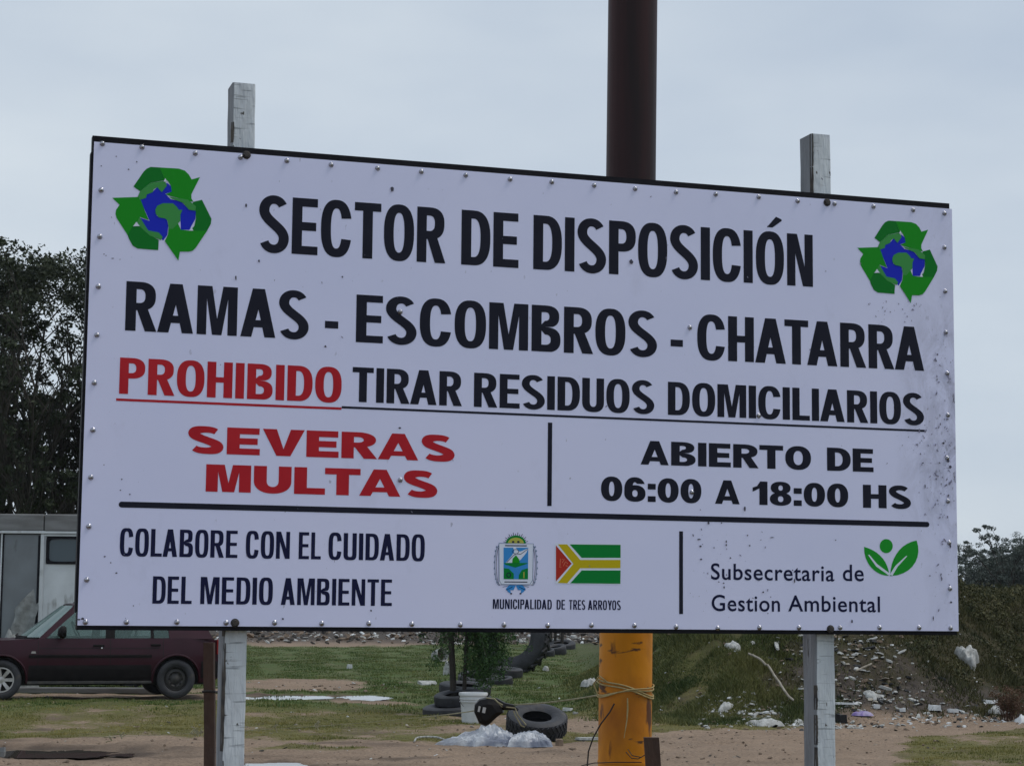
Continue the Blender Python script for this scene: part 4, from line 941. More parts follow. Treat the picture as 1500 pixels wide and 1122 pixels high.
    for y in (yr + .06, wd - yr - .06):
        MB().tube([(1.15, y, 1.38), (1.22, y, 1.425), (2.6, y, 1.43), (2.72, y, 1.38)], .014, 6).build('roof_rail', M['trim'], root, smooth=True)
    # windscreen, curved forward in the middle
    mb = MB(); vv = []; m_ = 8
    for i in range(m_ + 1):
        u = i/m_; c = .24*math.sin(PI*u)
        vv += [(.52 - c, .05 + (wd - .10)*u, .868), (1.03 - c*.5, yr + .01 + (wd - 2*yr - .02)*u, 1.345)]
    mb.add(vv, [(2*i, 2*i+1, 2*i+3, 2*i+2) for i in range(m_)]); mb.build('windscreen', M['screen'], root, smooth=True)
    MB().tube([(.36, .3, .89), (.26, .8, .90), (.34, 1.3, .92)], .012, 5).build('wiper', M['trim'], root)
    MB().tube([(.50, .05, .872), (.35, .35, .868), (.27, .8, .868), (.35, 1.25, .868), (.50, 1.55, .872)], .02, 6).build('windscreen_seal', M['trim'], root)
    mb = MB(); mb.add([(3.04, .06, .87), (3.04, wd - .06, .87), (2.83, wd - yr - .02, 1.34), (2.83, yr + .02, 1.34)], [(0, 1, 2, 3)]); mb.build('rear_window', M['glass'], root)
    MB().box((3.10, .02, .64), (3.15, .20, .86)).build('tail_lamp', M['rlamp'], root, bevel=.01); MB().box((3.10, wd - .20, .64), (3.15, wd - .02, .86)).build('tail_lamp', M['rlamp'], root, bevel=.01)
    MB().box((-.84, .04, .60), (-.76, .38, .73)).build('headlight', M['lamp'], root, bevel=.02); MB().box((-.84, wd - .38, .60), (-.76, wd - .04, .73)).build('headlight', M['lamp'], root, bevel=.02)
    MB().box((-.875, .55, .38), (-.855, 1.05, .49)).build('number_plate', M['plast_w'], root)
    # interior
    MB().box((.75, .15, .60), (2.9, wd - .15, .66)).build('cabin_floor', M['interior'], root)
    for y0 in (.22, .90):
        s_ = MB(); s_.prism([(1.25,.62),(1.72,.62),(1.95,1.12),(1.84,1.15),(1.66,.80),(1.25,.78)], y0, y0 + .46); s_.box((1.86, y0 + .12, 1.13), (1.95, y0 + .34, 1.27)); s_.build('seat', M['interior'], root, bevel=.02)
    s_ = MB(); s_.prism([(2.2,.62),(2.5,.62),(2.68,1.05),(2.58,1.08),(2.42,.78),(2.2,.76)], .25, wd - .25); s_.build('seat', M['interior'], root, bevel=.02)
    MB().lathe([(.17, 0), (.185, .012), (.17, .024), (.155, .012)], 20, M=Matrix.Translation((1.08, .42, .95)) @ Matrix.Rotation(R(65), 4, 'Y'), close=True).build('steering_wheel', M['trim'], root)
    MB().box((.60, .12, .72), (.95, wd - .12, .86)).build('dashboard', M['interior'], root, bevel=.03)
    # mirror, handle
    for s_ in (-1, 1):
        y = -.09 if s_ < 0 else wd + .09
        q = MB(); q.lathe([(.001, -.06), (.05, -.055), (.085, -.02), (.09, .02), (.075, .05), (.001, .055)], 14, M=Matrix.Translation((.82, y, .965)) @ Matrix.Rotation(R(90), 4, 'Y') @ Matrix.Diagonal((1, 1.25, 1, 1)))
        q.tube([(.82, y, .94), (.78, y - s_*.10, .93)], .022, 6); q.build('wing_mirror', M['trim'], root, smooth=True)
    h = MB().box((1.28, -.022, .755), (1.44, .02, .785)).build('door_handle', M['trim'], root, bevel=.006)
    MB().lathe([(.012, 0), (.012, -.008), (.0001, -.010)], 12, M=Matrix.Translation((1.40, -.022, .735)) @ Matrix.Rotation(R(-90), 4, 'X')).build('lock', M['chrome'], h)
    MB().box((2.12, -.022, .765), (2.26, .02, .795)).build('door_handle', M['trim'], root, bevel=.006)
    q = MB(); q.prism([(.40,.66),(.47,.66),(.46,.69),(.41,.69)], -.006, .01); q.build('side_repeater', M['lamp'], root)
    # wheels
    for cx in (0, wb):
        for side in (0, 1):
            wy = .10 if side == 0 else wd - .10; sg = -1 if side == 0 else 1
            MW = Matrix.Translation((cx, wy, wr)) @ Matrix.Rotation(R(-90), 4, 'X') @ Matrix.Diagonal((1, 1, sg, 1))
            whl = empty('wheel', (cx, wy, wr)); whl.parent = root
            ML = Matrix.Rotation(R(-90), 4, 'X') @ Matrix.Diagonal((1, 1, sg, 1))
            MB().lathe([(.175,-.075),(.20,-.092),(.25,-.095),(.277,-.08),(.285,-.05),(.285,.05),(.277,.08),(.25,.095),(.20,.092),(.175,.075)], 40, M=ML).build('tyre', M['rubber'], whl, smooth=True)
            rm = MB(); rm.lathe([(.176,.070),(.170,.078),(.162,.075),(.155,.05),(.15,.0)], 32, M=ML)
            rm.lathe([(.15, .015), (.0001, .015)], 32, M=ML)
            if cx == 0:
                for k in range(7):
                    a = 2*PI*k/7; c, s_ = math.cos(a), math.sin(a)
                    P = [(c*r_ - s_*w_, s_*r_ + c*w_, z_) for r_, w_, z_ in ((.03,-.02,.06),(.03,.02,.06),(.16,.026,.068),(.16,-.026,.068))]; P2 = [(x, y, .03) for x, y, z in P]
                    rm.add([ML @ Vector(p) for p in P + P2], [(0,1,2,3),(0,4,5,1),(1,5,6,2),(2,6,7,3),(3,7,4,0)], 1)
                rm.lathe([(.045,.03),(.045,.066),(.0001,.07)], 18, 1, M=ML); rm.lathe([(.178,.05),(.178,.079),(.160,.079),(.160,.05)], 32, 1, M=ML); rm.build('rim', [M['under'], M['alloy']], whl, smooth=True)
            else:
                rm.lathe([(.15,.04),(.11,.055),(.085,.03),(.05,.045),(.03,.06),(.0001,.06)], 28, 1, M=ML)
                for k in range(8):
                    a = 2*PI*k/8; rm.lathe([(.016,.05),(.016,.054),(.0001,.054)], 8, 0, M=ML @ Matrix.Translation((.098*math.cos(a), .098*math.sin(a), 0)))
                rm.build('rim', [M['under'], M['steelwheel']], whl, smooth=True)
    return root
make_car()

# ------------------------------------------------------------------ caravan / site cabin
def make_caravan():
    Yc = 33.0; X = lambda px: at(px, 880, Yc).x; Zc = lambda py, px=60: at(px, py, Yc).z
    x0 = X(-190); g = tz(X(60), Yc)
    root = empty('caravan', (X(60), Yc, 0), label='weathered white site caravan with a grey door and small dark window behind the car', cat='caravan')
    ox = X(60); q = lambda px: X(px) - ox
    zt, zf = Zc(753), Zc(778); zb = Zc(968)
    # walls built from panels so the joints are real
    xsj = [q(-190), q(-95), q(-4), q(62), q(150), q(250)]
    for i in range(5):
        if i == 2: 
            MB().box((xsj[i] + .006, 0, Zc(781.5)), (xsj[i+1] - .006, .05, zf)).build('wall_panel', M['carav'], root); continue
        a, b_ = xsj[i] + .006, xsj[i+1] - .006
        if i == 3:
            wx0, wx1, wz0, wz1 = q(65), q(117), Zc(826), Zc(785)
            mb = MB(); mb.box((a, 0, zb), (b_, .05, wz0)); mb.box((a, 0, wz1), (b_, .05, zf)); mb.box((a, 0, wz0 + .0005), (wx0, .05, wz1 - .0005)); mb.box((wx1, 0, wz0 + .0005), (b_, .05, wz1 - .0005)); mb.build('wall_panel', M['carav'], root)
        else: MB().box((a, 0, zb), (b_, .05, zf)).build('wall_panel', M['carav'], root)
    MB().box((q(-190), .051, zb), (q(250), 2.2, zt - .06)).build('shell', M['fascia'], root)
    for a, b_ in ((-192, 61), (62.2, 251)): MB().box((q(a), -.05, zf + .005), (q(b_), .06, zt)).build('roof_edge', M['fascia'], root, bevel=.02)
    MB().box((q(-191), -.06, zf - .035), (q(251), -.0, zf)).build('drip_rail', M['carav'], root)
    MB().box((q(-190), .061, zt - .06), (q(250), 2.2, zt - .01)).build('roof', M['fascia'], root, bevel=.01)
    dr = MB().box((q(3), -.012, Zc(955)), (q(57), .03, Zc(783))).build('door', M['caravg'], root, bevel=.008)
    MB().box((q(1.5), -.03, Zc(955)), (q(3.2), .04, Zc(781))).build('door_frame', M['frame'], dr)
    for a, b_, m in ((-1.0, 1.2, 'carav'), (57.4, 62.5, 'carav')): MB().box((q(a), -.035, Zc(958)), (q(b_), .04, Zc(782))).build('door_frame', M[m], dr)
    MB().box((q(-1), -.035, Zc(781.6)), (q(62.5), .04, Zc(777.5))).build('door_frame', M['carav'], dr)
    MB().box((q(53.4), -.02, Zc(955)), (q(57.2), -.0125, Zc(784))).build('door_edge', M['frame'], dr)
    # torn grey sheeting at the foot of the door
    mb = MB(); n = 14; vv = []
    for i in range(n + 1):
        u = i/n
        for j in range(8):
            v = j/7; x = q(22) + u*(q(56) - q(22)); top = Zc(862) + (Zc(892) - Zc(862))*abs(u - .8)*1.3
            vv.append((x + .03*math.sin(9*v), -.05 - .05*math.sin(5*u + 3*v) - .06*v, top - v*(top - Zc(950))))
    mb.add(vv, [(i*8+j, (i+1)*8+j, (i+1)*8+j+1, i*8+j+1) for i in range(n) for j in range(7)]); mb.build('torn_sheet', M['grime'], dr, smooth=True)
    # window with rounded inner frame
    fr = MB(); 
    P = lambda cx, cz, rx, rz, e: sel(cx, cz, rx, rz, 0, 2*PI, 40, e)[:-1]
    cx, cz, rx, rz = (wx0 + wx1)/2, (wz0 + wz1)/2, (wx1 - wx0)/2, (wz1 - wz0)/2
    o_ = P(cx, cz, rx - .002, rz - .002, 14); i_ = P(cx, cz, rx - .045, rz - .045, 6); n = len(o_)
    vv = [(x, -.02, z) for x, z in o_] + [(x, -.02, z) for x, z in i_] + [(x, .04, z) for x, z in o_] + [(x, .03, z) for x, z in i_]
    ff = []
    for k in range(n): k2 = (k+1) % n; ff += [(k, k2, k2+n, k+n), (k, k+2*n, k2+2*n, k2), (k+n, k2+n, k2+3*n, k+3*n)]
    fr.add(vv, ff); w_ = fr.build('window', M['frame'], root)
    MB().box((wx0 + .035, .012, wz0 + .035), (wx1 - .035, .018, wz1 - .035)).build('pane', M['glass_dark'], w_)
    MB().box((wx0 - .03, -.03, wz1), (wx1 + .03, .0, wz1 + .03)).build('window_hood', M['carav'], w_)
    for px in (-120, 190):
        MB().lathe([(.16,-.09),(.30,-.09),(.33,-.05),(.33,.05),(.30,.09),(.16,.09)], 28, M=Matrix.Translation((q(px), .25, g + .33)) @ Matrix.Rotation(R(90), 4, 'X')).build('wheel', M['rubber'], root, smooth=True)
    MB().box((q(-180), .08, g + .30), (q(240), 2.1, zb - .001)).build('chassis', M['under'], root)
make_caravan()
# grey heap of sheeting at the car's bonnet
def cloth(name, px, py, Yd, w_, d_, h_, material, seed, n=26, rz=0, rough=1, tail=0, flat=False, **k):
    r_ = random.Random(seed); rn = np.random.default_rng(seed); c = gpt(px, py) if Yd is None else Vector((at(px, py, Yd).x, Yd, tz(at(px, py, Yd).x, Yd)))
    ph = rn.uniform(0, 6.28, 24); dr_ = rn.uniform(0, 6.28, 24); vv = []; m = n
    for i in range(n):
        for j in range(m):
            u, v = 2*i/(n-1) - 1, 2*j/(m-1) - 1
            rr_ = max(abs(u), abs(v)); ang = math.atan2(v, u); l = math.hypot(u, v) or 1
            x, y = (u/l*rr_, v/l*rr_) if l else (0, 0)
            lim = 1 + .13*math.sin(3*ang + ph[0]) + .09*math.sin(5*ang + ph[1]) + .05*math.sin(9*ang + ph[2])
            f = 0
            for q in range(10):
                s_ = math.sin((x*math.cos(dr_[q])*.8 + y*math.sin(dr_[q])*.55)*(2.2 + q*1.0) + ph[q+3]); f += (1 - abs(s_))*(.9**q)
            f = f/4.2
            f2 = 0
            for q in range(8):
                s_ = math.sin((x*math.cos(dr_[q+10]) + y*math.sin(dr_[q+10])*.7)*(9 + q*2.6) + ph[q+13] + 1.5*f); f2 += (1 - abs(s_))*(.9**q)
            z = h_*(max(0, 1 - rr_**2.4))**.55*max(.12, 1 + (.62*f - .55 + .055*(f2 - 2.0))*rough)*.9 
            if rr_ > .98: z = .004
            if flat and rr_ < .97: x += r_.uniform(-.7, .7)/n; y += r_.uniform(-.7, .7)/n; z *= r_.uniform(.84, 1.1)
            if tail: tl = max(0, -x*tail); y *= 1 - .6*tl**1.5; z *= 1 - .62*tl; x *= 1 + .12*tl
            vv.append((x*lim*w_/2 + .02*w_*math.sin(7*y + ph[5]), y*lim*d_/2 + .03*d_*math.sin(6*x + ph[6]), z))
    mb = MB(); mb.add(vv, [(i*m+j, (i+1)*m+j, (i+1)*m+j+1, i*m+j+1) for i in range(n-1) for j in range(m-1)])
    o = mb.build(name, material, smooth=False, **k)
    o.data.polygons.foreach_set('use_smooth', [not flat]*len(o.data.polygons)); o.location = c - Vector((0, 0, .01)); o.rotation_euler = (0, 0, rz); return o
o = cloth('crumpled_sheet', 14, 960, 31.6, .9, .6, 1.15, M['grime'], 5, label='crumpled grey sheeting heaped between the car bonnet and the caravan door', cat='sheet')
k0 = MB().box((-1.6, -.07, 0), (1.5, .07, .10)).build('concrete_kerb', M['fascia'], bevel=.02, label='low pale concrete beam lying on the ground under the far side of the car', cat='beam')
kx, ky = at(125, 1008, 31.2).x, 31.2; k0.location = (kx, ky, tz(kx, ky)); k0.rotation_euler = (0, 0, R(4))

# ------------------------------------------------------------------ trees
def leafcloud(name, C_, n, size, parent, material, spread, seed=1, flat=.6, **k):
    rg = np.random.default_rng(seed); C_ = np.array(C_); idx = rg.integers(0, len(C_), n); off = rg.normal(0, 1, (n, 3)); off *= (rg.uniform(0, 1, n) ** .4 / np.linalg.norm(off, axis=1))[:, None]; off = off * 1.45 * spread * np.array([1, 1, flat])
    c = C_[idx, :3] + off*C_[idx, 3:4]
    a = rg.normal(0, 1, (n, 3)); a /= np.linalg.norm(a, axis=1)[:, None]; b_ = rg.normal(0, 1, (n, 3)); b_ -= (b_*a).sum(1)[:, None]*a; b_ /= np.linalg.norm(b_, axis=1)[:, None]
    s_ = size*rg.uniform(.5, 1.3, n)[:, None]
    Vv = np.stack([c - a*s_, c - b_*s_*.45, c + a*s_, c + b_*s_*.45], 1).reshape(-1, 3)
    tn = np.clip(rg.uniform(0, 1, len(C_))[idx]*.6 + rg.uniform(0, .4, n), 0, 1)
    return npmesh(name, Vv, np.arange(n*4).reshape(-1, 4), material, parent, attr={'tone': np.repeat(tn, 4)}, **k)
def limbs(base, h, spreadr, nstem, seed, upright=.75, levels=3, r0=.12, kids=(4, 4)):
    r_ = random.Random(seed); segs = []; tips = []
    def grow(p, d, l, r, lv):
        n = 5; pts = [p]; q = p.copy(); dd = d.copy()
        for i in range(n):
            dd = (dd + Vector((r_.uniform(-.16, .16), r_.uniform(-.16, .16), r_.uniform(-.03, .13)*upright))).normalized(); q = q + dd*l/n; pts.append(q.copy())
        segs.append((pts, [max(.006, r*(1 - .65*i/n)) for i in range(n + 1)], lv))
        if lv >= levels: tips.append(q.copy()); tips.append(pts[3].copy()); return
        for k in range(kids[min(lv, len(kids)-1)]):
            i = r_.randint(2, n); a = r_.uniform(0, 2*PI); sp = r_.uniform(.35, .8)
            nd = (dd + Vector((math.cos(a)*sp, math.sin(a)*sp, r_.uniform(-.1, .35)))).normalized()
            grow(pts[i], nd, l*r_.uniform(.5, .72), r*.5, lv + 1)
        tips.append(q.copy())
    for s_ in range(nstem):
        a = 2*PI*s_/nstem + r_.uniform(-.3, .3); sp = spreadr*r_.uniform(.5, 1.0)
        grow(base + Vector((math.cos(a)*.25*(nstem > 1), math.sin(a)*.25*(nstem > 1), -.2)), Vector((math.cos(a)*sp, math.sin(a)*sp, 1)).normalized(), h*.5, r0*r_.uniform(.7, 1.1), 1)
    return segs, tips
def tree(name, px, Yd, h, spr, nstem, seed, leafn, leafs, lm, label, clump, levels=3, r0=.12, kids=(4, 4), extra=None, upright=.75, base_z=None, group=None, filt=None, bark=None):
    x = at(px, 900, Yd).x; z = tz(x, Yd)
    root = empty(name, (x, Yd, z), label=label, cat='tree', group=group)
    segs, tips = limbs(Vector((0, 0, 0)), h, spr, nstem, seed, upright, levels, r0, kids)
    mb = MB()
    mxz = max(t_.z for t_ in tips); kz = h/mxz
    S3 = lambda p: Vector((p.x, p.y, p.z*kz))
    for pts, rr_, lv in segs: mb.tube([S3(p) for p in pts], rr_, 7 if lv == 1 else 4, cap=False)
    mb.build('trunk', bark or M['bark'], root, smooth=True)
    C_ = [(*S3(t_), clump*random.Random(i).uniform(.6, 1.4)) for i, t_ in enumerate(tips)]
    if filt: C_ = [c for i, c in enumerate(C_) if filt(c, random.Random(i*7 + 1).random())]
    if extra: C_ += extra
    leafcloud('crown', C_, leafn, leafs, root, lm, 1.0, seed)
    return root
ex = []
r_ = random.Random(12)
for i in range(900):                       # dense flat-topped canopy above the open limbs
    x = r_.uniform(-5.4, 6.0); y = r_.uniform(-3, 3); z = 10.15 - abs(r_.gauss(0, .75)) - .012*x*x + .16*math.sin(x*2.1 + y) + .1*math.sin(x*5)
    ex.append((x, y, z, r_.uniform(.16, .34)))
for i in range(46):                        # darker clumps hung in the open middle
    z = r_.uniform(3.6, 8.6); x = r_.uniform(-5, 5.5); q = r_.uniform(.25, .5)
    for k in range(4): ex.append((x + r_.gauss(0, .45), r_.uniform(-2.5, 2.5), z + r_.gauss(0, .25), r_.uniform(.14, .26)))
for i in range(60): ex.append((r_.uniform(-6, 6), r_.uniform(-1, 3), r_.uniform(.3, 3.0), r_.uniform(.25, .45)))
tree('evergreen_tree', 48, 50, 10.0, .62, 11, 5, 115000, .062, M['leaf_dark'], 'tall dark many-limbed evergreen tree behind the caravan, sky showing between its branches', .15, levels=4, r0=.15, kids=(7, 6, 5), extra=ex, upright=1.0, filt=lambda c, q: q < (.8 if c[2] > 8 else .30))

leafcloud('scrub', SCRUB, 90000, .026, None, M['weed'], 1.0, 15, label='low dark olive scrub matted over the mound at the right', cat='scrub', kind='stuff')

# hazy trees beyond the mound on the right
far = [(1407, 74, 3.2, 5), (1434, 78, 4.1, 11), (1460, 76, 3.4, 21), (1482, 77, 3.9, 61), (1502, 72, 4.4, 31), (1535, 75, 4.6, 41)]
labs = ['small grey-green tree just clear of the right edge of the notice board', 'taller rounded grey-green tree with a gap of sky below its crown', 'low sparse grey-green tree between two taller ones beyond the mound', 'grey-green tree directly left of the tallest one beyond the mound', 'tallest grey-green tree at the right edge of the view beyond the mound', 'broad grey-green tree furthest right beyond the mound']
for (px, Yd, h, sd_), lb in zip(far, labs):
    rr2 = random.Random(sd_); e2 = []
    for k in range(16):
        cx_, cz_ = rr2.gauss(0, .42), rr2.uniform(.42, .93)*h; q_ = rr2.uniform(.16, .32)
        for _ in range(6): e2.append((cx_ + rr2.gauss(0, q_), rr2.gauss(0, .4), cz_ + rr2.gauss(0, q_*.7), rr2.uniform(.08, .17)))
    e2 += [(rr2.uniform(-1.1, 1.1), rr2.uniform(-.5, .5), rr2.uniform(0, .50)*h, rr2.uniform(.2, .34)) for _ in range(90)]
    tree('far_tree', px, Yd, h, .3, 3, sd_, 20000, .045, M['leaf_far'], lb, .10, levels=3, r0=.06, kids=(5, 4), extra=e2, group='hazy trees beyond the mound')
# far belt of scrub on the horizon
rb_ = np.random.default_rng(4); n = 900; bxs = rb_.uniform(-260, 260, n); bys = rb_.uniform(150, 210, n); bz = rb_.uniform(.3, 4.2, n)*(.65 + .35*np.sin(bxs*.11))
leafcloud('scrub_belt', np.stack([bxs, bys, bz, rb_.uniform(.8, 1.7, n)], 1), 60000, .32, None, M['leaf_far'], 1.0, 8, label='low belt of scrub along the far edge of the field', cat='scrub', kind='stuff')

# ------------------------------------------------------------------ tyres
def tyre_mb(Ro, Ri, wd, nlug=40):
    h = wd/2; prof = [(Ri, -h*.62), (Ri + (Ro-Ri)*.15, -h*.86), (Ri + (Ro-Ri)*.5, -h), (Ri + (Ro-Ri)*.85, -h*.93), (Ro*.985, -h*.78), (Ro, -h*.4), (Ro, h*.4), (Ro*.985, h*.78), (Ri + (Ro-Ri)*.85, h*.93), (Ri + (Ro-Ri)*.5, h), (Ri + (Ro-Ri)*.15, h*.86), (Ri, h*.62),
                      (Ri + (Ro-Ri)*.25, h*.55), (Ro - (Ro-Ri)*.22, h*.62), (Ro - (Ro-Ri)*.15, 0), (Ro - (Ro-Ri)*.22, -h*.62), (Ri + (Ro-Ri)*.25, -h*.55)]
    mb = MB(); mb.lathe(prof, 48, close=True)
    return mb, h
def tyre(px, py, Yd, Ro, Ri, wd, label, tilt=(0, 0, 0), dz=0, group=None, lugs=True, use=None):
    mb, h = tyre_mb(Ro, Ri, wd)
    if Yd is None: c = gpt(px, py)
    else: x = at(px, py, Yd).x; c = Vector((x, Yd, tz(x, Yd)))
    root = empty('tyre', c + Vector((0, 0, h + dz)), label=label, cat='tyre', group=group); root.rotation_euler = tilt
    mb.build('carcass', M['rubber'], root, smooth=True)
    if lugs:
        q = MB(); nl = 36
        for k in range(nl):
            for s_ in (-1, 1):
                a = 2*PI*(k + .5*(s_ > 0))/nl; Mx = Matrix.Rotation(a, 4, 'Z') @ Matrix.Translation((Ro, 0, s_*h*.42)) @ Matrix.Rotation(s_*.5, 4, 'X')
                q.box((-.004, -Ro*.045, -h*.34), (.012*Ro/.33, Ro*.045, h*.34), M=Mx)
        q.build('tread', M['rubber'], root, kind='stuff')
    return root
tyre(786, 1084, 22.5, .335, .165, .23, 'worn black tyre lying tilted behind the white plastic bag', tilt=(R(21), R(3), 0), dz=.07)
PL = Vector((at(668, 1046, 27.2).x, 27.2, 0)); gz = tz(PL.x, PL.y)
def tyre_at(p, Ro, Ri, wd, label, tilt=(0,0,0), **k):
    mb, h = tyre_mb(Ro, Ri, wd); root = empty('tyre', p + Vector((0, 0, h)), label=label, cat='tyre', **k); root.rotation_euler = tilt
    mb.build('carcass', M['rubber'], root, smooth=True); return root
tyre_at(Vector((PL.x, PL.y, gz - .01)), .46, .24, .19, 'bottom tyre of the stack round the young tree, behind the white bucket', tilt=(R(5), R(-5), 0))
tyre_at(Vector((PL.x + .04, PL.y + .12, gz + .185)), .35, .19, .15, 'smaller middle tyre resting on the stack round the young tree', tilt=(R(8), R(-6), 0))
tyre_at(Vector((PL.x + .10, PL.y + .9, gz + .28)), .37, .2, .14, 'topmost tyre of the stack just behind the two thin trunks', tilt=(R(6), R(3), 0))
tyre_at(Vector((PL.x + .10, PL.y + .95, gz + .0)), .38, .2, .27, 'buried tyre carrying the topmost tyre behind the young tree')
bigp = Vector((at(752, 982, 45).x, 45, 0)); bz_ = tz(bigp.x, 45)
def big():
    Ro, Ri, wd = .84, .46, .40; mb, h = tyre_mb(Ro, Ri, wd); root = empty('tractor_tyre', Vector((bigp.x, 45, bz_ + Ro - .03)), label='big tractor tyre standing upright behind the young tree', cat='tyre'); root.rotation_euler = (R(84), 0, R(-22))
    mb.build('carcass', M['rubber'], root, smooth=True); q = MB(); nl = 26
    for k in range(nl):
        for s_ in (-1, 1):
            a = 2*PI*(k + .5*(s_ > 0))/nl; Mx = Matrix.Rotation(a, 4, 'Z') @ Matrix.Translation((Ro, 0, s_*h*.42)) @ Matrix.Rotation(s_*.6, 4, 'X'); q.box((-.01, -.03, -h*.5), (.035, .03, h*.5), M=Mx)
    q.build('tread_lugs', M['rubber'], root, kind='stuff')
big()
for px, py, Ro, wd, lb in ((741, 993, .36, .24, 'dark tyre lying flat below the tractor tyre'), (735, 1003, .22, .16, 'small tyre lying left of the flat one below the tractor tyre'), (700, 1000, .40, .18, 'flat tyre half hidden behind the foliage of the young tree'),
                           (814, 959, .33, .30, 'black tyre in the far row, left of the pole'), (803, 961, .20, .22, 'small black tyre at the left end of the far row'), (822, 950, .52, .26, 'furthest wide tyre with saplings rising from it')):
    c = gpt(px, py); tyre_at(c + Vector((0, 0, -.02)), Ro, Ro*.52, wd, lb, tilt=(R(random.uniform(4, 14)), R(random.uniform(-9, 9)), 0))

# young tree in the tyres, stems and drooping foliage
def young():
    root = empty('young_tree', (PL.x, PL.y + .35, gz), label='young dark green tree with two thin trunks growing out of the tyre stack', cat='tree')
    xa = at(664, 960, PL.y + .35).x - PL.x; xb = at(681, 960, PL.y + .35).x - PL.x
    for dx, rr_, ln in ((xa, .045, .05), (xb, .028, -.03)):
        MB().tube([(dx + ln*.2, 0, 0), (dx, 0, .5), (dx - ln, .05, 1.3), (dx - ln*.3, .1, 2.2), (dx + .05, .1, 2.9)], [rr_*1.2, rr_, rr_*.85, rr_*.6, .008], 8).build('trunk', M['bark'], root, smooth=True)
    r2 = random.Random(5); C_ = []; tw_ = MB()
    for i in range(95):
        t_ = r2.uniform(.15, 1); b_ = Vector((xb if r2.random() < .6 else xa, .05, .9 + 1.9*t_)); a = r2.uniform(0, 2*PI); L_ = r2.uniform(.3, .75)
        ox_ = .18
        p = b_; pts = [p]
        for k in range(5): p = p + Vector((math.cos(a)*L_/5 + ox_/5, math.sin(a)*L_/6, (.09 - .09*k)*L_ - .05)); pts.append(p)
        tw_.tube(pts, [.009, .008, .006, .005, .004, .003], 4, cap=False)
        for p in pts[1:]: C_.append((p.x, p.y, p.z, .06))
    for i in range(420):
        x = r2.triangular(xb - .06, at(748, 960, PL.y + .35).x - PL.x, (xb + at(742, 960, PL.y + .35).x - PL.x)/2); C_.append((x, r2.uniform(-.25, .35), r2.uniform(.38 + .5*abs(x - .35) + .25*r2.random(), 2.3), r2.uniform(.04, .10)))
    tw_.build('branches', M['bark'], root, kind='stuff')
    leafcloud('crown', C_, 46000, .020, root, M['leaf_young'], 1.0, 3, flat=1.4)
young()
for px, lb in ((806, 'leftmost thin sapling in the far row of tyres'), (813, 'middle thin sapling in the far row of tyres'), (823, 'rightmost sapling in the far row of tyres')):
    c = gpt(px, 950); rt = empty('sapling', c, label=lb, cat='tree', group='saplings in the far tyres'); MB().tube([(0, 0, 0), (.03, 0, 1), (-.02, 0, 2.4)], [.07, .05, .02], 6).build('trunk', M['bark'], rt, smooth=True)
    rr3 = random.Random(px); leafcloud('crown', [(rr3.gauss(0, .3), rr3.gauss(0, .3), rr3.uniform(1.1, 2.6), .15) for _ in range(30)], 1500, .06, rt, M['leaf_young'], 1.0, px)

# ------------------------------------------------------------------ bucket, casing, bag
c = gpt(693, 1059); bk = empty('bucket', c, label='white ribbed plastic bucket standing in front of the tyre stack', cat='bucket')
h = .385; MB().lathe([(.0001,.006),(.135,.006),(.140,0),(.150,.10),(.158,.20),(.163,.262),(.176,.266),(.177,.276),(.165,.280),(.166,.296),(.179,.300),(.180,.310),(.168,.314),(.170,.345),(.184,.349),(.186,.372),(.180,h),(.172,h-.004),(.160,.25),(.145,.02),(.0001,.015)], 40).build('tub', M['plast_w'], bk, smooth=True)
MB().tube([(.18*math.cos(a), -.18*abs(math.sin(a))*.55 - .03, .34 - .17*math.sin(a)) for a in np.linspace(0, PI, 14)], .003, 5).build('handle', M['wire'], bk, smooth=True)

YB = 6.55                                    # black casing hung on the rope, near the fence
def hang():
    c = at(714, 1042, YB); s_ = YB/2874
    root = empty('black_casing', c, label='black plastic casing with two white slots hanging on the rope above the white bag', cat='casing')
    O = [(-20,0),(-19,-10),(-12,-18),(0,-21),(10,-19),(20,-9),(24,0),(14,8),(3,18),(-2,21),(-12,17)]
    mb = MB(); n = len(O); lay = [(.55, -.042), (.93, -.030), (1.0, 0), (.94, .035), (.6, .05)]
    vv = []; rr_ = random.Random(2)
    for k, y in lay:
        for x, z in O: vv.append((x*s_*k + rr_.uniform(-1, 1)*s_*.6, y*.8, -z*s_*k + rr_.uniform(-1, 1)*s_*.6))
    ff = [(i*n+j, i*n+(j+1) % n, (i+1)*n+(j+1) % n, (i+1)*n+j) for i in range(len(lay)-1) for j in range(n)] + [tuple(range(n-1, -1, -1)), tuple((len(lay)-1)*n + j for j in range(n))]
    mb.add(vv, ff); mb.build('shell', M['plast_k'], root)
    for x0, x1 in ((-14, -11), (-7.5, -3)):
        MB().box((x0*s_, -.0395, -2*s_), (x1*s_, -.034, 6*s_)).build('slot', M['plast_w'], root).rotation_euler = (0, R(12), 0)
    q = MB(); pts = [(8,20),(14,15),(22,14),(30,10),(34,6)]
    q.tube([(x*s_, -.01, -(-z)*s_ if False else (z)*s_*.6) for x, z in pts], [.008, .012, .009, .007, .004], 6)
    q.tube([(10*s_, 0, 16*s_), (24*s_, -.01, 8*s_), (36*s_, -.01, 7*s_), (44*s_, 0, 3*s_)], [.012, .014, .010, .004], 6)
    q.build('strap', M['plast_k'], root)
    hk = MB(); hk.tube([(x*s_, -.02, z*s_) for x, z in ((-2,20),(10,19),(20,8),(40,6),(44,-4),(56,-18),(54,-21),(49,-19),(40,-4),(38,2))], .0026, 6); hk.tube([(x*s_, -.02, z*s_) for x, z in ((10,19),(15,14),(22,10))], .0028, 5)
    hk.build('hook', M['wirel'], root, smooth=True)
hang()
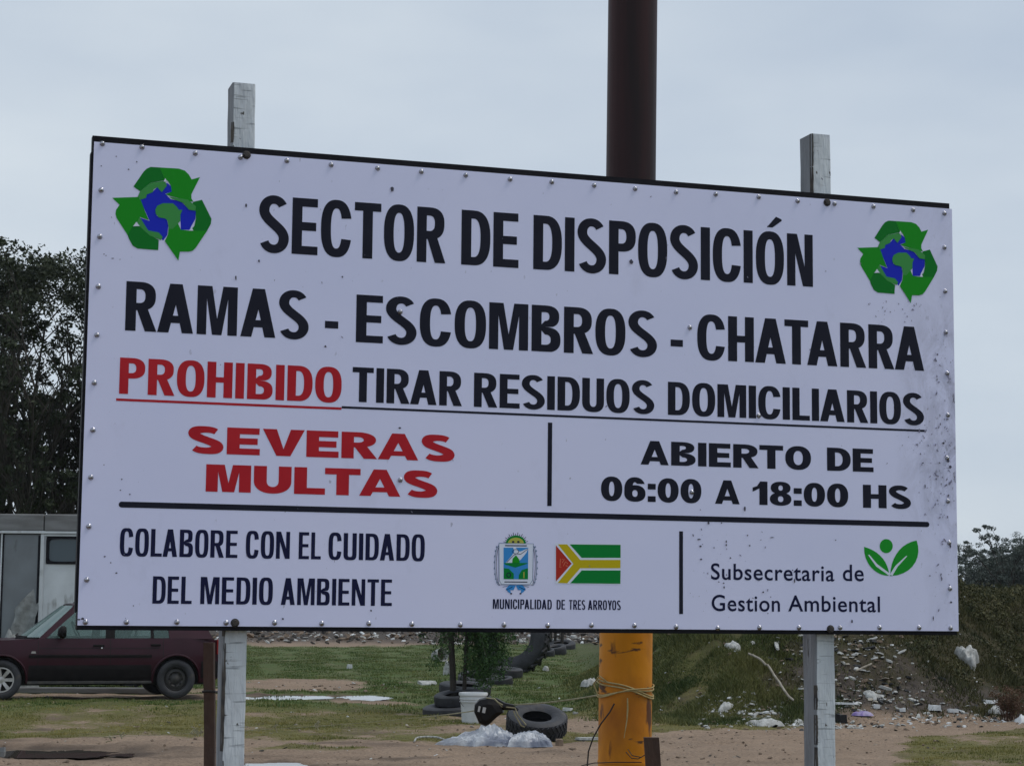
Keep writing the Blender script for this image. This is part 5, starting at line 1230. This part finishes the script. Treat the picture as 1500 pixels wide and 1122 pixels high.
bagm = mat('thin_white_plastic', (.56, .58, .61), (.40, .43, .49), rough=.35, scale=6, bump=.5, bscale=16, detail=6)
chips(bagm, (.13, .15, .21), scale=3.4, thr=.46, soft=.16, stretch=(.7, 1, 1.6))
o = cloth('plastic_bag', 710, 1091, None, .80, .5, .27, bagm, 21, n=34, rz=R(-4), rough=1.25, tail=1, flat=True, label='crumpled white and bluish plastic bag full of rubbish in front of the lying tyre', cat='bag')
cq = gpt(765, 1091); o2 = cloth('plastic_bag', 774, 1092, None, .44, .40, .20, bagm, 33, n=26, rz=R(5), flat=True, label='smaller smoother white bag at the right end of the crumpled bag', cat='bag', rough=.6)

# ------------------------------------------------------------------ bigger scraps that can be picked out
def slab(name, px, py, w_, d_, h_, m, label, cat, rz=0, tilt=0, roll=0, bev=.008, grp=None, lift=0):
    c = gpt(px, py); r_ = random.Random(int(px*7 + py)); n = 7
    P = [(w_/2*math.copysign(abs(math.cos(a))**.55, math.cos(a))*r_.uniform(.82, 1.08), d_/2*math.copysign(abs(math.sin(a))**.55, math.sin(a))*r_.uniform(.82, 1.08)) for a in np.linspace(.2, 2*PI + .2, n + 1)[:-1]]
    vv = [(x, y, 0) for x, y in P] + [(x*r_.uniform(.8, 1), y*r_.uniform(.8, 1), h_*r_.uniform(.75, 1.1)) for x, y in P]
    mb = MB(); mb.add(vv, [tuple(range(n-1, -1, -1)), tuple(range(n, 2*n))] + [(i, (i+1) % n, (i+1) % n + n, i + n) for i in range(n)])
    o = mb.build(name, m, label=label, cat=cat, group=grp); o.location = c + Vector((0, 0, lift)); o.rotation_euler = (tilt, roll, rz); return o
def pipe(name, pts, r, m, label, cat, lift=.02):
    mb = MB(); P = [gpt(a, b_, lift) for a, b_ in pts]; mb.tube(P, r, 8); o = mb.build(name, m, smooth=True, label=label, cat=cat); return o
def cpts(P, n=6):
    P = [P[0]] + P + [P[-1]]; o = []
    for i in range(1, len(P) - 2):
        for k in range(n):
            u = k/n; o.append(tuple(.5*((2*P[i][j]) + (-P[i-1][j]+P[i+1][j])*u + (2*P[i-1][j]-5*P[i][j]+4*P[i+1][j]-P[i+2][j])*u*u + (-P[i-1][j]+3*P[i][j]-3*P[i+1][j]+P[i+2][j])*u**3) for j in (0, 1)))
    return o + [P[-2]]
pipe('hose', cpts([(607, 1088), (611, 1083), (622, 1081.5), (640, 1082), (651, 1086)]), .010, M['rag'], 'bent piece of thin white hose lying on the grass left of the bag', 'hose')
pipe('hose', cpts([(1096, 974), (1112, 982), (1127, 996), (1140, 1015), (1153, 1034), (1163, 1044)]), .016, M['wood'], 'long pale curved hose lying down the slope of the mound', 'hose', .16)
slab('white_board', 627, 1002, .36, .5, .05, M['rag'], 'flat pale board lying on the grass in mid field', 'board', rz=.3, tilt=.12)
slab('foam_block', 831, 1041, .15, .12, .05, M['plast_w'], 'small white foam block on the grass between the bag and the pole', 'block', rz=-.15)
slab('foam_scrap', 843, 1046, .08, .08, .03, M['rag'], 'tiny white scrap just below the foam block', 'scrap', rz=.4)
slab('concrete_lump', 2, 1104, .10, .10, .07, M['fascia'], 'pale grey lump at the left end of the dark puddle', 'lump')
slab('stone', 819, 1092, .09, .09, .07, M['dirtw'], 'brown stone in front of the lying tyre', 'stone')
cloth('plastic_bag', 865, 1005, None, .30, .3, .20, M['rag'], 41, n=16, label='small white bag on the grass beside the left edge of the yellow pole', cat='bag')
cloth('plastic_bag', 800, 982, None, .16, .2, .16, M['rag'], 42, n=14, label='small white bag at the foot of the tractor tyre', cat='bag')
cloth('plastic_bag', 656, 988, None, .20, .2, .42, M['rag'], 43, n=16, label='pale bag caught behind the thin trunk of the young tree', cat='bag')
c = gpt(643, 969); br = empty('fallen_bucket', c + Vector((0, 0, .17)), label='pale bucket lying on its side left of the young tree', cat='bucket'); br.rotation_euler = (R(80), 0, R(38))
MB().lathe([(.0001,-.16),(.15,-.16),(.19,.18),(.175,.18),(.14,-.14),(.0001,-.14)], 24).build('tub', M['rag'], br, smooth=True); MB().lathe([(.0001,.0),(.155,.0)], 20).build('muddy_filling', M['rim_brown'], br)
slab('foam_block', 512, 979, .16, .14, .10, M['plast_w'], 'small white block on the green field right of the left post', 'block')
slab('paper_scrap', 860, 1084, .28, .12, .03, M['rag'], 'flattened whitish scrap on the dirt left of the yellow pole', 'scrap', rz=.2)
# along the foot of the mound and on it
cloth('plastic_bag', 1416, 968, None, .34, .5, .30, M['rag'], 51, n=20, label='white plastic bag snagged in the weeds on the mound below the board corner', cat='bag').rotation_euler = (R(28), 0, 0)
cloth('plastic_bag', 1477, 1001+40, None, .24, .3, .14, M['rag'], 52, n=14, label='crumpled white bag beside the dry reddish weed', cat='bag').location = gpt(1461, 1046)
slab('white_carton', 1369, 1041, .22, .2, .08, M['plast_w'], 'white carton lying in the mud at the foot of the mound', 'carton', rz=-.1)
slab('foam_scrap', 1396, 1044, .16, .12, .05, M['plast_w'], 'rounded white scrap right of the white carton', 'scrap', rz=.2)
slab('foam_sheet', 1451, 1033, .24, .22, .05, M['plast_w'], 'flat white foam sheet left of the dry reddish weed', 'sheet', rz=.1, lift=.03)
slab('white_plank', 1239, 1036, .34, .06, .03, M['plast_w'], 'white plank beside the right post at the foot of the mound', 'plank', lift=.04)
slab('black_bag', 1231, 1058, .20, .2, .11, M['plast_k'], 'small black bag against the right edge of the right post', 'bag')
cloth('torn_rag', 1277, 1020, None, .20, .3, .10, M['rag'], 61, n=14, label='torn white rag on the dark rubbish slope right of the right post', cat='rag').rotation_euler = (R(22), 0, .4)
pipe('stick', [(1254, 998), (1266, 992), (1277, 987)], .014, M['wood'], 'pale stick poking out of the rubbish slope', 'stick', .14)
cloth('purple_bag', 1264, 1047, None, .26, .25, .09, M['purple'], 62, n=16, label='faded purple plastic bag in the rubbish at the mound foot', cat='bag')
slab('foam_scrap', 1284, 1039, .09, .1, .06, M['plast_w'], 'small white lump just right of the purple bag', 'scrap')
slab('foam_scrap', 1322, 1042, .10, .08, .05, M['plast_w'], 'white lump midway between the purple bag and the white carton', 'scrap')
cloth('plastic_bag', 1500, 1058, None, .26, .3, .13, M['plast_w'], 63, n=16, label='bluish white bag at the right edge of the view', cat='bag')
cloth('plastic_bag', 1074, 950, None, .20, .3, .14, M['rag'], 64, n=14, label='grubby white bag high on the slope right of the pole', cat='bag').rotation_euler = (R(20), 0, .5)
cloth('plastic_bag', 1063, 1037, None, .17, .3, .10, M['rag'], 65, n=14, label='grey-white bag low on the slope right of the pole', cat='bag').rotation_euler = (R(18), 0, -.6)
cloth('plastic_bag', 1122, 1062, None, .50, .35, .11, M['rag'], 66, n=20, label='spread heap of white plastic at the foot of the slope left of the right post', cat='bag')
cloth('plastic_bag', 1169, 1060, None, .15, .2, .09, M['rag'], 67, n=12, label='small white bag at the left edge of the right post', cat='bag')
slab('white_plank', 1138, 958, .06, .3, .03, M['rag'], 'white strip lying down the slope left of the right post', 'strip', tilt=.35, lift=.10)
# dry reddish weed and branch pile at right
c = gpt(1480, 1056); dw = empty('dry_weed', c, label='dry reddish brown weed clump at the mound foot near the right edge', cat='weed')
mb = MB(); r4 = random.Random(8); C_ = []
for i in range(46):
    a = r4.uniform(0, 2*PI); l = r4.uniform(.2, .5); sp = r4.uniform(.1, .6); b_ = Vector((r4.gauss(0, .06), r4.gauss(0, .05), 0)); e_ = b_ + Vector((math.cos(a)*sp*l, math.sin(a)*sp*l, l*.9)); m_ = b_.lerp(e_, .5) + Vector((0, 0, .04))
    mb.tube([b_, m_, e_], [.005, .004, .002], 4, cap=False); C_ += [(*m_, .04), (*e_, .05), (*e_, .05)]
mb.build('stems', M['dry'], dw); leafcloud('leaves', C_, 2200, .016, dw, M['dry'], 1.0, 9)

# ------------------------------------------------------------------ loose litter too small to pick apart (stuff)
def litter(name, n, place, size, mats, label, seed, thick=.35):
    rg = random.Random(seed); mb = MB()
    for i in range(n):
        x, y = place(rg); s_ = size*(.35 + rg.random()**2*1.6); z = tz(x, y)
        if name == 'far_rubbish': z += rg.uniform(0, .25)
        a = rg.uniform(0, PI); el = rg.uniform(.6, 2.4); Mx = Matrix.Translation((x, y, z + s_*.12)) @ Matrix.Rotation(a, 4, 'Z') @ Matrix.Rotation(rg.uniform(-.5, .5), 4, 'X') @ Matrix.Rotation(rg.uniform(-.5, .5), 4, 'Y')
        n_ = 5; P = [(s_*el*.5*math.cos(2*PI*k/n_)*rg.uniform(.6, 1.1), s_*.5*math.sin(2*PI*k/n_)*rg.uniform(.6, 1.1)) for k in range(n_)]; th = s_*thick*rg.uniform(.3, 1)
        vv = [Mx @ Vector((p[0], p[1], -th/2)) for p in P] + [Mx @ Vector((p[0]*.8, p[1]*.8, th/2)) for p in P]
        mb.add(vv, [tuple(range(n_-1, -1, -1)), tuple(range(n_, 2*n_))] + [(k, (k+1) % n_, (k+1) % n_ + n_, k + n_) for k in range(n_)], rg.choices(range(len(mats)), [3, .8, 3, 1.2][:len(mats)])[0])
    mb.build(name, mats, label=label, cat='litter', kind='stuff')
LM = [M['rag'], M['plast_w'], M['dirtw'], M['plast_k']]
M['rag'].node_tree.nodes['Principled BSDF'].inputs['Roughness'].default_value = .8
def pl_toe(r): x = 2.2 + r.random()**.8*7.5; b_ = 26.0 + .42*max(0, x - 3); return x, b_ + r.gauss(0, .55)
litter('litter', 1300, pl_toe, .042, LM, 'small scraps of white and brown rubbish scattered along the mound foot', 1)
def pl_heap(r): 
    x = r.gauss(4.9, .55); return x, 27.3 + .42*max(0, x - 3)*.8 + r.uniform(-.9, 2.2)
litter('litter', 650, pl_heap, .062, [M['rag'], M['wood'], M['plast_k'], M['dirtw']], 'dark rubbish heap with pale splinters on the slope right of the right post', 2)
def pl_slope(r): x = r.uniform(1.8, 8); return x, 26.5 + .42*max(0, x - 3) + r.uniform(0, 5)
litter('litter', 420, pl_slope, .038, LM[:3], 'specks of litter caught in the weeds over the mound', 3)
litter('litter', 420, lambda r: (lambda u: (2.6 + u*1.9 + r.gauss(0, .12), 27.2 - 1.15*u + r.gauss(0, .25)))(r.random()), .042, [M['rag'], M['plast_w'], M['rag']], 'line of white scraps at the foot of the grassy slope left of the right post', 11)
def pl_field(r): y = 18 + 24*r.random()**1.2; return r.uniform(-.26, .1)*y, y
litter('litter', 320, pl_field, .028, LM[:3], 'tiny scraps and stones strewn over the field and track', 4)
def pl_near(r): return r.uniform(-5, 5), r.uniform(17.8, 25)
litter('pebbles', 900, pl_near, .022, [M['dirtw'], M['wood'], M['dirtw']], 'pebbles and crumbs of earth on the dirt track', 5, .6)
def pl_far(r): return r.uniform(-18, 5), r.uniform(76, 118)
litter('far_rubbish', 4500, pl_far, .15, [M['dirtw'], M['plast_w'], M['bark'], M['rag']], 'wide band of mixed rubbish along the far side of the field', 6)
def pl_mid(r): 
    x, y = gpt(430, 1003)[:2] if False else (r.gauss(-3.4, 1.0), r.gauss(36, 1.8)); return x, y
litter('litter', 110, pl_mid, .05, [M['dirtw'], M['rag'], M['dirtw']], 'clods and scraps on the bare patch right of the left post', 7)

litter('twigs', 160, lambda r: (r.uniform(-5.2, 5.2), r.uniform(18, 27)), .03, [M['bark'], M['wood'], M['bark']], 'broken twigs and dark crumbs on the track and field', 9, .15)
# ------------------------------------------------------------------ thin haze in the air
hm_ = bpy.data.materials.new('haze'); hm_.use_nodes = True; t = hm_.node_tree; t.nodes.clear()
ho = N(t, 'ShaderNodeOutputMaterial'); hv = N(t, 'ShaderNodeVolumePrincipled'); hv.inputs['Color'].default_value = (.82, .88, .95, 1); hv.inputs['Density'].default_value = .0002; t.links.new(hv.outputs[0], ho.inputs['Volume'])
MB().box((-1700, -300, -6), (1700, 1700, 16)).build('haze', hm_, kind='stuff', label='thin haze over the whole field', cat='haze')
